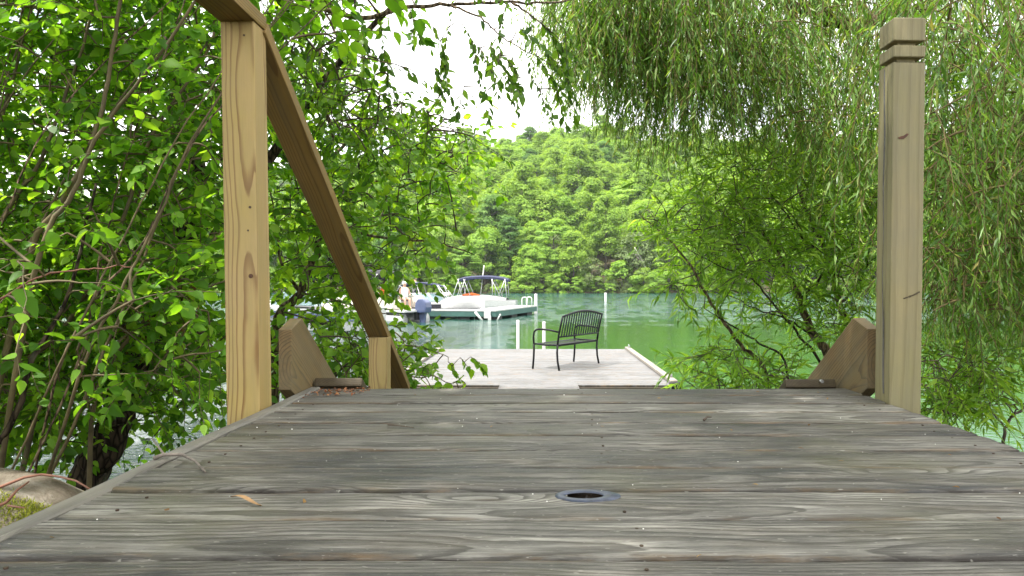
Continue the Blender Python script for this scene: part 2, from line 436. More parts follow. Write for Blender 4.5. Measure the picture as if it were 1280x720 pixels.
M['leaf_shade'] = leaf_mat('broad_leaf', [(0.0, (0.038, 0.108, 0.012)), (0.45, (0.085, 0.205, 0.018)), (0.8, (0.145, 0.295, 0.026)), (1.0, (0.21, 0.36, 0.040))], 0.55)
M['leaf_birch'] = leaf_mat('birch_leaf', [(0.0, (0.030, 0.080, 0.010)), (0.5, (0.068, 0.155, 0.016)), (1.0, (0.150, 0.265, 0.030))], 0.45)
M['leaf_lime'] = leaf_mat('lime_leaf', [(0.0, (0.055, 0.145, 0.014)), (0.5, (0.120, 0.255, 0.024)), (0.99, (0.23, 0.38, 0.042)), (1.0, (0.27, 0.35, 0.05))], 0.42)
M['leaf_willow'] = leaf_mat('willow_leaf', [(0.0, (0.055, 0.130, 0.020)), (0.5, (0.112, 0.230, 0.036)), (0.85, (0.20, 0.32, 0.080)), (0.97, (0.28, 0.34, 0.14)), (1.0, (0.32, 0.27, 0.06))], 0.40, 0.38, (2.4, 2.3, 0.8), 0.5)
M['leaf_willow2'] = leaf_mat('shrub_willow_leaf', [(0.0, (0.070, 0.150, 0.016)), (0.5, (0.145, 0.270, 0.030)), (1.0, (0.26, 0.39, 0.060))], 0.48, 0.42, (2.3, 2.3, 0.9))
FV = 0.38
M['far_lime'] = leaf_mat('far_leaf_lime', [(0.0, (0.128, 0.230, 0.034)), (0.5, (0.205, 0.335, 0.050)), (1.0, (0.30, 0.42, 0.076))], 0.44, 0.6, (2.0, 1.9, 0.8), 0.2, FV)
M['far_mid'] = leaf_mat('far_leaf_mid', [(0.0, (0.108, 0.195, 0.027)), (0.5, (0.178, 0.288, 0.040)), (1.0, (0.265, 0.375, 0.060))], 0.44, 0.6, (2.0, 1.9, 0.8), 0.2, FV)
M['far_dark'] = leaf_mat('far_leaf_dark', [(0.0, (0.052, 0.125, 0.030)), (0.5, (0.095, 0.19, 0.040)), (1.0, (0.17, 0.275, 0.057))], 0.42, 0.6, (2.0, 1.9, 0.8), 0.2, FV)
M['far_olive'] = leaf_mat('far_leaf_olive', [(0.0, (0.08, 0.125, 0.045)), (0.5, (0.135, 0.19, 0.065)), (1.0, (0.21, 0.26, 0.10))], 0.28, 0.6, (1.8, 1.7, 0.9), 0.2, FV)
M['dead_leaf'] = leaf_mat('dry_leaf', [(0.0, (0.09, 0.045, 0.02)), (0.6, (0.16, 0.09, 0.035)), (1.0, (0.27, 0.17, 0.06))], 0.25, 0.7)
M['litter'] = leaf_mat('litter_flake', [(0.0, (0.08, 0.035, 0.02)), (0.6, (0.22, 0.085, 0.04)), (1.0, (0.38, 0.18, 0.08))], 0.1, 0.8)
M['fluff'] = plain('white_fluff', (0.78, 0.77, 0.72), 0.9, var=0.03)

# water: green lake with wind ruffled bands
t = NT('lake_water')
tc = t.n('ShaderNodeTexCoord').outputs['Object']
m1 = t.n('ShaderNodeMapping', {'Vector': tc, 'Scale': (1.0, 1.6, 1.0), 'Rotation': (0, 0, 0.2)}).outputs[0]
n1 = t.noise(m1, 2.6, 3, 0.6, 0.4)
n2 = t.noise(m1, 9.0, 3, 0.55, 0.3)
mp = t.n('ShaderNodeMapping', {'Vector': tc, 'Scale': (0.030, 0.055, 1.0), 'Location': (0.35, 0.1, 0)}).outputs[0]
patch = t.mapr(t.noise(mp, 1.0, 3, 0.5), 0.42, 0.60, 0.0, 1.0, True)
sp = t.n('ShaderNodeSeparateXYZ', {0: tc})
wob = t.math('ADD', sp.outputs[1], t.math('MULTIPLY', t.math('SUBTRACT', t.noise(t.n('ShaderNodeMapping', {'Vector': tc, 'Scale': (.05, .12, 1)}).outputs[0], 1.0, 4, .6), .5), 26.0))
calm = t.mapr(wob, 31.0, 39.0, 0.0, 1.0, True)
calm = t.math('MAXIMUM', calm, t.mapr(t.math('ADD', sp.outputs[0], t.math('MULTIPLY', t.math('SUBTRACT', wob, sp.outputs[1]), .12)), -0.3, -1.2, 0.0, 1.0, True))
ruff = t.math('MULTIPLY', t.math('ADD', 0.6, t.math('MULTIPLY', patch, 0.4)), calm)
gust = t.mapr(t.noise(t.n('ShaderNodeMapping', {'Vector': tc, 'Scale': (1.1, .30, 1)}).outputs[0], 1.0, 4, .62), .43, .58, .08, 1.0, True)
gust2 = t.mapr(t.noise(t.n('ShaderNodeMapping', {'Vector': tc, 'Scale': (1.6, .9, 1), 'Location': (3, 7, 0)}).outputs[0], 1.0, 4, .65), .56, .66, 0.0, 1.0, True)
h = t.math('ADD', n1, t.math('MULTIPLY', n2, 0.35))
bst = t.math('ADD', t.math('ADD', 0.06, t.math('MULTIPLY', gust2, .10)), t.math('MULTIPLY', t.math('MULTIPLY', ruff, gust), 1.0))
bn = t.n('ShaderNodeBump', {'Height': h, 'Strength': bst, 'Distance': 0.16}).outputs[0]
c = t.mix(ruff, (0.020, 0.074, 0.018), (0.010, 0.062, 0.066))  # bluer base colour in the ruffled band stands in for reflected sky
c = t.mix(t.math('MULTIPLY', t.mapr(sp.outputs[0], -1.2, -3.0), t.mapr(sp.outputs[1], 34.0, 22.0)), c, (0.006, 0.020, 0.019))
M['water'] = t.done(t.bsdf(c, 0.06, bn, IOR=1.33, Specular_IOR_Level=0.5))

# ground: leaf litter, soil and grass near, forest floor far
t = NT('shore_soil')
tc = t.n('ShaderNodeTexCoord').outputs['Object']
g1 = t.noise(tc, 1.3, 6, 0.6); g2 = t.noise(tc, 38.0, 4, 0.6)
c = t.ramp(g2, [(0.3, (0.022, 0.016, 0.010)), (0.55, (0.07, 0.05, 0.03)), (0.75, (0.13, 0.09, 0.05))])
c = t.mix(t.mapr(g1, 0.48, 0.62), c, (0.030, 0.055, 0.014))
M['ground'] = t.done(t.bsdf(c, 0.95, t.bump(g2, 0.8, 0.03), Specular_IOR_Level=0.15))

# rock with lichen and moss
t = NT('mossy_rock')
tc = t.n('ShaderNodeTexCoord').outputs['Object']
r1 = t.noise(tc, 5.0, 8, 0.68, 0.3); r2 = t.noise(tc, 30.0, 5, 0.6); r3 = t.noise(tc, 3.2, 5, 0.6)
c = t.ramp(r1, [(0.3, (0.05, 0.036, 0.022)), (0.48, (0.16, 0.135, 0.105)), (0.62, (0.25, 0.225, 0.19))])
nrm = t.n('ShaderNodeNewGeometry').outputs['Normal']
up = t.n('ShaderNodeSeparateXYZ', {0: nrm}).outputs[2]
mf = t.math('MULTIPLY', t.mapr(r3, 0.56, 0.62), t.mapr(up, 0.1, 0.5))
c = t.mix(mf, c, t.ramp(r2, [(0.3, (0.07, 0.10, 0.008)), (0.7, (0.23, 0.24, 0.02))]))
hh = t.math('ADD', t.math('MULTIPLY', r1, 1.0), t.math('MULTIPLY', t.math('MULTIPLY', mf, r2), 1.2))
M['rock'] = t.done(t.bsdf(c, 0.92, t.bump(hh, 0.9, 0.03), Specular_IOR_Level=0.2))
M['moss'] = leaf_mat('moss', [(0.0, (0.07, 0.10, 0.008)), (1.0, (0.26, 0.28, 0.03))], 0.2, 0.8)

# ================================================================= ground, lake, hills
def sstep(a, b, x):
    u = np.clip((x - a) / (b - a), 0, 1); return u * u * (3 - 2 * u)

def height(x, y):
    x = np.asarray(x, float); y = np.asarray(y, float)
    edge = 5.7 + 0.4 * np.sin(x * 0.9) + np.where(x > 1.2, 1.7 * sstep(1.2, 3.5, x), 0) - 0.3 * sstep(-2, -5, x)
    bank = -0.62 - 0.92 * sstep(2.2, 1.0 * edge + 0.35, y) - 1.6 * sstep(edge, edge + 5, y) + 0.05 * np.sin(x * 3.1 + y * 2.3) + 0.03 * np.sin(x * 7.7 - y * 5.1)
    bank = bank + 0.9 * sstep(4, 40, -y)
    # far hill: ridge falling away to the left
    fall = 0.30 + 0.70 * sstep(-92, -30, x + 0.06 * (y - 200))
    fall = fall * (1 + 0.05 * np.sin(x * 0.045 + 1.0) + 0.04 * np.sin(x * 0.11))
    prof = np.interp(y, [136, 141, 150, 200, 262, 330, 420], [0, 1.9, 5.5, 22.5, 42.5, 41, 31])
    far = np.interp(y, [380, 430, 520, 620, 900], [0, 20, 74, 80, 70]) * (1 + 0.06 * np.sin(x * 0.02 + 2)) * (0.62 + 0.38 * sstep(-330, -150, x))
    hill = -3.2 + np.maximum(prof * fall, far)
    return np.where(y < 60, np.maximum(bank, -3.2), hill)

nx, ny = 190, 260
ux = np.linspace(-1, 1, nx); gx = np.sinh(ux * 6.0) / math.sinh(6.0) * 900
vy = np.concatenate([np.linspace(-60, -4, 30), np.linspace(-3.6, 12, 90), np.linspace(13, 130, 30), np.linspace(132, 300, 60), np.linspace(306, 1100, 50)])
ny = len(vy)
GX, GY = np.meshgrid(gx, vy)
GZ = height(GX, GY)
V = np.stack([GX.ravel(), GY.ravel(), GZ.ravel()], 1)
ii = (np.arange(ny - 1)[:, None] * nx + np.arange(nx - 1)[None, :]).ravel()
Fq = np.stack([ii, ii + 1, ii + nx + 1, ii + nx], 1)
tag(fast_mesh('ground', V, Fq, M['ground'], smooth=True), kind='structure')
wv = [(-900, -40, WATER), (900, -40, WATER), (900, 500, WATER), (-900, 500, WATER)]
tag(fast_mesh('lake_water', wv, [(0, 1, 2, 3)], M['water']), kind='structure')

# ================================================================= leaves and plants
BROAD = (np.array([(0, 0, 0), (-.27, .12, .05), (-.40, .38, .07), (-.24, .74, .02), (0, 1.05, -.10), (.24, .74, .02), (.40, .38, .07), (.27, .12, .05), (0, .48, -.02)], float),
         np.array([(0, 8, 2, 1), (8, 4, 3, 2), (0, 7, 6, 8), (8, 6, 5, 4)]))
OVAL = (np.array([(0, 0, 0), (-.22, .25, .05), (-.27, .55, .03), (0, 1.0, -.12), (.27, .55, .03), (.22, .25, .05), (0, .5, -.02)], float),
        np.array([(0, 6, 2, 1), (6, 3, 2, 6), (0, 5, 4, 6), (6, 4, 3, 6)]))
OVAL = (OVAL[0], np.array([(0, 6, 2, 1), (0, 5, 4, 6), (6, 4, 3, 2)]))
LANCE = (np.array([(0, 0, 0), (-.092, .42, .025), (0, .5, -.03), (.092, .42, .025), (.0, 1.0, -.16)], float),
         np.array([(0, 2, 4, 1), (0, 3, 4, 2)]))

def norm(a): return a / (np.linalg.norm(a, axis=-1, keepdims=True) + 1e-9)

def leaves_mesh(name, tpl, P, A, N, S, rnd, mat, parent):
    T, Fc = tpl
    P = np.asarray(P); A = norm(np.asarray(A)); N = np.asarray(N)
    X = norm(np.cross(A, N)); Z = np.cross(X, A)
    S = np.asarray(S)[:, None, None]
    lr_ = np.random.default_rng(len(P)); wx = lr_.uniform(.70, 1.10, len(P))[:, None, None]; wz = lr_.uniform(-.4, 2.6, len(P))[:, None, None]; sk_ = lr_.normal(0, .10, len(P))[:, None, None]
    V = P[:, None, :] + S * (X[:, None, :] * (T[None, :, 0:1] * wx + sk_ * T[None, :, 1:2] ** 2) + A[:, None, :] * T[None, :, 1:2] + Z[:, None, :] * T[None, :, 2:3] * wz)
    n, k = len(P), len(T)
    Fa = (Fc[None] + (np.arange(n) * k)[:, None, None]).reshape(-1, Fc.shape[1])
    return fast_mesh(name, V.reshape(-1, 3), Fa, mat, parent, {'rnd': np.repeat(rnd, k)}, smooth=True)

class Plant:
    """stems, twigs that grow from the nearest wood, and leaves along the twigs"""
    def __init__(s, tpl, seed):
        s.tpl = tpl; s.r = np.random.default_rng(seed)
        s.nodes = []; s.tw = MB(); s.P = []; s.A = []; s.N = []; s.S = []; s.C = []
    def stem_nodes(s, pts, every=0.12):
        pts = [np.asarray(p, float) for p in pts]
        for a, b in zip(pts[:-1], pts[1:]):
            k = max(1, int(np.linalg.norm(b - a) / every))
            for i in range(k): s.nodes.append(a + (b - a) * i / k)
        s.nodes.append(pts[-1])
    def smooth(s, pts, k=6, wob=0.0):
        """Catmull-Rom through the points with a little wander"""
        pts = [np.asarray(p, float) for p in pts]
        q = [2 * pts[0] - pts[1]] + pts + [2 * pts[-1] - pts[-2]]
        out = []
        for i in range(1, len(q) - 2):
            for j in range(k):
                u = j / k
                p = 0.5 * ((2 * q[i]) + (-q[i - 1] + q[i + 1]) * u + (2 * q[i - 1] - 5 * q[i] + 4 * q[i + 1] - q[i + 2]) * u * u + (-q[i - 1] + 3 * q[i] - 3 * q[i + 1] + q[i + 2]) * u ** 3)
                out.append(p + s.r.normal(0, wob, 3))
        out.append(pts[-1]); return out
    def leaf(s, p, a, n, size):
        s.P.append(p); s.A.append(a); s.N.append(n); s.S.append(size); s.C.append(s.r.random())
    def limb(s, p, r0=0.012, r1=0.004, sag=0.1, maxd=9.0, n=5):
        """a branch from the nearest existing wood to p"""
        nd = np.array(s.nodes); d = np.linalg.norm(nd - p, axis=1) + np.maximum(0, nd[:, 2] - p[2]) * 0.6
        q = nd[np.argmin(d)]; L = np.linalg.norm(p - q)
        if L < 0.05: return q, p - q
        mid = (p + q) / 2 + np.array([0, 0, sag * L]) + s.r.normal(0, 0.05 * L, 3)
        pts = [(1 - u) ** 2 * q + 2 * u * (1 - u) * mid + u * u * p for u in np.linspace(0, 1, n)]
        r0 = min(r0, 0.004 + 0.010 * L)
        s.tw.tube(pts, list(np.linspace(r0, r1, n)), 4, cap=False)
        for i in range(1, n): s.nodes.append(pts[i])
        return p, p - mid
    def spray(s, p, d, L, n, size, droop=0.5, flat=0.85, ang=0.9, jit=0.35, drp=0.35):
        d = norm(np.asarray(d, float)); pts = [np.asarray(p, float)]; dirs = []
        k = 5
        for i in range(k):
            d = norm(d + np.array([0, 0, -droop / k]) + s.r.normal(0, 0.12, 3))
            dirs.append(d); pts.append(pts[-1] + d * L / k)
        s.tw.tube(pts, list(np.linspace(0.0030, 0.0010, k + 1)), 3, cap=False)
        s.nodes.append(pts[2])
        for j in range(n):
            u = (j + 0.6 + s.r.random() * 0.3) / n * k
            i = min(int(u), k - 1)
            q = pts[i] + (pts[i + 1] - pts[i]) * (u - i); t = dirs[i]
            side = norm(np.cross(t, (0, 0, 1.0)) + 1e-6) * (1 if j % 2 else -1)
            a = norm(t * math.cos(ang) + side * math.sin(ang) + np.array([0, 0, -drp]) + s.r.normal(0, jit, 3))
            nn = norm(np.array([0, 0, 1.0]) * flat + s.r.normal(0, 0.45, 3) - t * 0.1)
            s.leaf(q, a, nn, size * s.r.uniform(0.40, 1.42))
        s.leaf(pts[-1], d, norm(np.array([0, 0, 1.0]) + s.r.normal(0, 0.3, 3)), size * 0.9)
    def strand(s, p, L, size, step=0.024, sway=0.20, out=(0, 0, 0)):
        """a hanging willow whip with narrow leaves"""
        n = max(4, int(L / 0.16)); q = np.asarray(p, float); pts = [q]
        d = norm(np.array([out[0], out[1], out[2] - 0.35]) + s.r.normal(0, 0.15, 3))
        for i in range(n):
            d = norm(d * 0.72 + np.array([0, 0, -0.30]) + s.r.normal(0, sway * 0.5, 3))
            q = q + d * L / n; pts.append(q)
        s.tw.tube(pts, list(np.linspace(0.0032, 0.0011, n + 1)), 3, cap=False)
        m = int(L / step)
        for j in range(m):
            u = (j + s.r.random()) / m * n; i = min(int(u), n - 1)
            q = pts[i] + (pts[i + 1] - pts[i]) * (u - i); t = norm(pts[i + 1] - pts[i])
            ph = s.r.random() * 6.283
            h = np.array([math.cos(ph), math.sin(ph), 0])
            a = norm(t * 0.8 + h * s.r.uniform(0.35, 1.15) + np.array([0, 0, -0.15]))
            s.leaf(q, a, norm(h * 0.6 + np.array([0, 0, 0.8]) + s.r.normal(0, 0.4, 3)), size * s.r.uniform(0.6, 1.15) * (1 - 0.35 * u / n))
    def finish(s, leafname, leafmat, twigname, twigmat, parent):
        s.tw.build(twigname, twigmat, parent, smooth=True)
        o = leaves_mesh(leafname, s.tpl, s.P, s.A, s.N, s.S, np.array(s.C), leafmat, parent)
        return o

def inpoly(poly, rr):
    """random point in a pixel polygon"""
    xs = [p[0] for p in poly]; ys = [p[1] for p in poly]
    while True:
        x = rr.uniform(min(xs), max(xs)); y = rr.uniform(min(ys), max(ys)); c = False; j = len(poly) - 1
        for i in range(len(poly)):
            if (poly[i][1] > y) != (poly[j][1] > y) and x < (poly[j][0] - poly[i][0]) * (y - poly[i][1]) / (poly[j][1] - poly[i][1]) + poly[i][0]: c = not c
            j = i
        if c: return x, y

def fill(pl, poly, d0, d1, n, L=(0.3, 0.6), nl=(10, 18), size=0.07, droop=0.5, bias=(0, 0, 0), r0=0.010, **kw):
    pts = []
    for _ in range(n):
        x, y = inpoly(poly, pl.r); pts.append(at(x, y, pl.r.uniform(d0, d1)))
    nd = np.array(pl.nodes)
    pts.sort(key=lambda p: np.min(np.linalg.norm(nd - p, axis=1)))
    for p in pts:
        if p[2] < height(p[0], p[1]) + 0.1: continue
        if -0.78 < p[0] < 1.02 and p[1] < 2.6 and p[2] < 1.5: continue
        q, d = pl.limb(p, r0)
        dd = norm(d) + np.array(bias) + pl.r.normal(0, 0.45, 3)
        pl.spray(q, dd, pl.r.uniform(*L), int(pl.r.integers(*nl)), size, droop, **kw)

def blob(pl, c, rad, n, L=(0.35, 0.7), nl=(10, 18), size=0.07, droop=0.5, r0=0.012, **kw):
    pts = []
    for _ in range(n):
        v = norm(pl.r.normal(0, 1, 3)) * pl.r.random() ** 0.45
        pts.append(np.array(c) + v * np.array(rad))
    nd = np.array(pl.nodes)
    pts.sort(key=lambda p: np.min(np.linalg.norm(nd - p, axis=1)))
    for p in pts:
        q, d = pl.limb(p, r0)
        pl.spray(q, norm(d) + pl.r.normal(0, 0.45, 3), pl.r.uniform(*L), int(pl.r.integers(*nl)), size, droop, **kw)
# ================================================================= the deck
DX0, DX1, DY0, DY1 = -0.692, 0.972, -1.9, 2.337
RING = (0.0705, 1.149)

def planks(name, x0, x1, y0, y1, pitch, gap, thick, mat, parent, ztop=0.0, nxs=110, hole=None, rr=None, crown=0.0016, end_jit=0.004, coarse=False):
    """separate boards side by side along y, each one a closed bar with worn rounded edges"""
    rr = rr or np.random.default_rng(3)
    prof = [(0, -thick), (0, -.010), (.0012, -.0045), (.004, -.0015), (.010, 0), (.03, .0002), (.05, 0), (.07, -.0003), (.09, 0), (.11, .0002)] if not coarse else [(0, -thick), (0, -.006), (.005, 0)]
    W = pitch - gap
    pr = [(u, v) for u, v in prof if u < W * 0.8]
    pr = pr + [(W - u, v) for u, v in reversed(prof) if u < W * 0.12]
    Vs = []; Fs = []; At = []; Mid = []; base = 0
    y = y1
    while y > y0:
        ya = y - W; k = rr.random(); xa = x0 + rr.uniform(-1, 0) * 0.002; xb = x1 + rr.uniform(-1, 1) * end_jit
        xs = np.linspace(xa, xb, nxs); m = len(pr)
        tw = rr.normal(0, 0.0012); tilt = rr.normal(0, 0.006); dz = rr.normal(0, 0.0009)
        wob = 0.0012 * np.sin(xs * rr.uniform(2, 6) + rr.uniform(0, 6)) + 0.0006 * np.sin(xs * rr.uniform(11, 23) + rr.uniform(0, 6))
        G = np.zeros((nxs, m, 3))
        for j, (u, v) in enumerate(pr):
            G[:, j, 0] = xs
            G[:, j, 1] = ya + u + (wob * 0.8 if j < m // 2 else wob * 0.5) + tw * (xs - (xa + xb) / 2)
            G[:, j, 2] = ztop + v + dz + (u - W / 2) * tilt - crown * ((u - W / 2) / (W / 2)) ** 2 + 0.0006 * np.sin(xs * 31 + j * 2.1 + k * 9) + 0.0008 * np.sin(xs * 5 + k * 20)
        Vs.append(G.reshape(-1, 3)); At.append(np.full(nxs * m, k)); Mid.append(np.full(nxs * m, ya + W / 2))
        for i in range(nxs - 1):
            for j in range(m):
                j2 = (j + 1) % m
                f = (base + i * m + j, base + (i + 1) * m + j, base + (i + 1) * m + j2, base + i * m + j2)
                if hole is not None:
                    cxy = (G[i, j] + G[i + 1, j] + G[i + 1, j2] + G[i, j2]) / 4
                    if ((cxy[0] - hole[0]) / hole[2]) ** 2 + ((cxy[1] - hole[1]) / hole[3]) ** 2 < 1: continue
                Fs.append(f)
        for i0 in (0, nxs - 1):
            c = [base + i0 * m + j for j in range(m)]
            if i0 == 0: c = c[::-1]
            h = m // 2
            for j in range(1, m - 1, 2):
                Fs.append((c[0], c[j], c[j + 1], c[min(j + 2, m - 1)] if j + 2 < m else c[j + 1]))
        base += nxs * m
        y -= pitch
    Fs = [f if len(set(f)) == 4 else f for f in Fs]
    return fast_mesh(name, np.concatenate(Vs), np.array(Fs), mat, parent, {'plank': np.concatenate(At), 'mid': np.concatenate(Mid)}, smooth=False)

deck = empty('deck', (0.13, 0.2, 0), 'gray weathered plank deck filling the foreground between the two posts', 'deck')
planks('decking', DX0, DX1, DY0, DY1, 0.1445, 0.0035, 0.036, M['plank'], deck, nxs=150, hole=(RING[0], RING[1], 0.036, 0.023), rr=np.random.default_rng(11))
# rim board along the left edge, a little proud and worn
rimm = MB()
ys = np.linspace(DY0, 2.337, 60)
vs = []
for i, y in enumerate(ys):
    wj = 0.0025 * math.sin(y * 7.3) + 0.0015 * math.sin(y * 17.1 + 1); wz = 0.001 * math.sin(y * 9.1)
    vs += [(-.729, y, -.23), (-.729, y, -.003 + wz), (-.726, y, .0025 + wz), (-.7005 + wj, y, .003 + wz), (-.6955 + wj, y, -.001 + wz), (-.6955 + wj, y, -.23)]
fs = []
for i in range(59):
    for j in range(6):
        fs.append((i * 6 + j, i * 6 + (j + 1) % 6, i * 6 + 6 + (j + 1) % 6, i * 6 + 6 + j))
fs += [tuple(range(6)), tuple(range(59 * 6 + 5, 59 * 6 - 1, -1))]
M['rim'] = wood_mat('rim_board_wood', (0.17, 0.155, 0.125), (0.085, 0.072, 0.055), (0.7, 0.71, 0.71), (0.24, 0.225, 0.19), 'Y', (-0.71, -0.12), 62, 0.02, 0.45, gray=(0.11, 0.108, 0.10), grayamt=0.6, knots=False, bumpst=0.5)
rimm.add(vs, fs); rimm.build('rim_board', M['rim'], deck)
fr = MB()
fr.box((0.955, 0.21, -.135), (0.030, 4.2, 0.19)); fr.box((0.13, 2.305, -.14), (1.60, 0.038, 0.19))
for y in (-1.6, -1.0, -0.4, 0.2, 0.8, 1.45): fr.box((0.13, y, -.14), (1.60, 0.038, 0.19))
fr.build('joist_frame', M['dark_wood'], deck, bevel=0.003)
# support legs of the deck
for px_, py_ in ((-0.62, 0.3), (0.88, 0.3), (-0.62, 2.2), (0.88, 2.2)):
    MB().box((px_, py_, -.65), (0.089, 0.089, 0.82)).build('support_post', M['dark_wood'], deck, bevel=0.003)
# recessed grommet
g = MB(); vs = []; fs = []; n = 40
ringp = [(0.0305, 0.0180, -0.0006), (0.0310, 0.0185, 0.0010), (0.0325, 0.0198, 0.0017), (0.0400, 0.0270, 0.0017), (0.0450, 0.0320, 0.0010), (0.0460, 0.0330, -0.002)]
for k in range(n):
    a = 2 * math.pi * k / n
    for (rx, ry, z) in ringp:
        sk = 0.012 * max(0, math.cos(a)) if rx > 0.04 else 0
        vs.append((RING[0] + (rx + sk) * math.cos(a), RING[1] + ry * math.sin(a) * 1.0, z))
for k in range(n):
    k2 = (k + 1) % n
    for j in range(5): fs.append((k * 6 + j, k2 * 6 + j, k2 * 6 + j + 1, k * 6 + j + 1))
g.add(vs, fs)
M['grommet'] = plain('blue_gray_plastic', (0.055, 0.070, 0.112), 0.45, var=0.35, scale=60)
go = g.build('grommet', M['grommet'], deck, smooth=True); go['label'] = 'blue gray ring round a dark hole in the boards'
cup = MB(); vs = []; fs = []
for k in range(24):
    a = 2 * math.pi * k / 24
    vs += [(RING[0] + .036 * math.cos(a), RING[1] + .0235 * math.sin(a), -.012), (RING[0] + .033 * math.cos(a), RING[1] + .02 * math.sin(a), -.05)]
for k in range(24):
    k2 = (k + 1) % 24; fs.append((2 * k, 2 * k2, 2 * k2 + 1, 2 * k + 1))
fs.append(tuple(2 * k + 1 for k in range(24)))
cup.add(vs, fs); cup.build('socket', M['dark_wood'], go)
# nail heads
nl = MB()
for i in range(20):
    y = DY1 - 0.1445 * i - 0.07
    for x in (-0.62, 0.13, 0.90):
        for s_ in (-0.036, 0.036):
            c0 = (x + random.uniform(-.008, .008), y + s_ + random.uniform(-.006, .006))
            if (c0[0] - RING[0]) ** 2 + (c0[1] - RING[1]) ** 2 < 0.005: continue
            nl.tube([(c0[0], c0[1], -.004), (c0[0], c0[1], 0.0002)], 0.0026, 8)
nl.build('nail_heads', plain('rusty_nail', (0.07, 0.045, 0.03), 0.6, 0.5, 0.3, 60), deck)['kind'] = 'stuff'

# ================================================================= left railing, right post
lr = empty('stair_railing', (-0.785, 1.985, 0), 'pine railing left of the deck, handrail sloping from a tall post to a short one', 'railing')
lean = (-0.016, 0, 1.0)
lumber('newel_post', 0.089, 0.089, 1.03 + 1.3, (-0.785 + 0.016 * 1.3, 1.985, -1.3), lean, (1, 0, 0), M['post_yellow'], lr, 0.005)
lumber('lower_post', 0.089, 0.089, 0.075 + 1.1, (-0.772, 3.545, -1.1), (0, 0, 1), (1, 0, 0), M['post_yellow'], lr, 0.0035)
for px_, py_, r_ in ((312.5, 259, .0036), (310, 288, .0026), (313.5, 345, .0060), (305, 44, .003)):
    q = at(px_, py_, 1.940); k_ = MB(); k_.tube([q + [0, .004, 0], q + [0, -.0006, 0]], r_, 10)
    k_.build('knot' if r_ > .004 else 'nail', plain('nail_rust', (.06, .03, .015), .7, 0, .3, 200) if r_ < .004 else plain('knot_wood', (.09, .035, .012), .7, 0, .4, 200), lr)
# level rail over the deck and the slope, both 38 x 98 mm laid flat, mitred at the post
def beam_profile(name, pts, halfw, xc0, xc1, th, mat):
    """flat board following (y,z) points of its underside"""
    m = MB(); n = len(pts); vs = []
    for i, (y, z) in enumerate(pts):
        a = pts[max(0, i - 1)]; b = pts[min(n - 1, i + 1)]
        d = Vector((b[0] - a[0], b[1] - a[1])).normalized(); nn = (-d[1], d[0])
        if nn[1] < 0: nn = (-nn[0], -nn[1])
        u = i / (n - 1); xc = xc0 + (xc1 - xc0) * u
        for sx, h in ((-1, 0), (1, 0), (1, th), (-1, th)):
            vs.append((xc + sx * halfw, y + nn[0] * h, z + nn[1] * h))
    fs = []
    for i in range(n - 1):
        for j in range(4): fs.append((i * 4 + j, i * 4 + (j + 1) % 4, i * 4 + 4 + (j + 1) % 4, i * 4 + 4 + j))
    fs += [(0, 1, 2, 3), tuple(range((n - 1) * 4 + 3, (n - 1) * 4 - 1, -1))]
    m.add(vs, fs); return m
SL = 0.615
rail_l = lumber('level_rail', 0.098, 0.038, 3.4, (-0.801 - 0.0, -1.38, 1.049), (0, 1, 0), (1, 0, 0), M['rail'], lr, 0.003)
dv = Vector((0.028 / 2.3, 1, -SL)).normalized()
up = Vector((0, SL, 1)).normalized()
lumber('sloping_rail', 0.098, 0.038, 2.45, Vector((-0.798, 1.985, 1.030)) + up * 0.019 + dv * 0.02, dv, (1, 0, 0), M['rail'], lr, 0.003)

rp = empty('newel_post', (1.025, 2.095, 0), 'gray weathered square post with two grooves cut under its top, right of the deck', 'post')
prof_cuts = []
def notched_post():
    m = MB(); h = 0.0445; z0, z1 = -1.35, 1.080
    lev = [(z0, h), (0.954, h), (0.9545, h), (0.956, h - 0.019), (0.9665, h - 0.019), (0.9685, h), (1.0005, h), (1.002, h - 0.019), (1.0125, h - 0.019), (1.0145, h), (1.077, h), (1.080, h - 0.003)]
    vs = []; fs = []
    for z, a in lev: vs += [(-a, -a, z), (a, -a, z), (a, a, z), (-a, a, z)]
    for i in range(len(lev) - 1):
        for j in range(4): fs.append((i * 4 + j, i * 4 + (j + 1) % 4, i * 4 + 4 + (j + 1) % 4, i * 4 + 4 + j))
    fs += [(3, 2, 1, 0), tuple(range(len(lev) * 4 - 4, len(lev) * 4))]
    return m.add(vs, fs)
o = notched_post().build('post_shaft', M['post_gray'], None, bevel=0.002, seg=1)
o.parent = rp; o.matrix_basis = Matrix.Rotation(R(0.75), 4, 'Y')
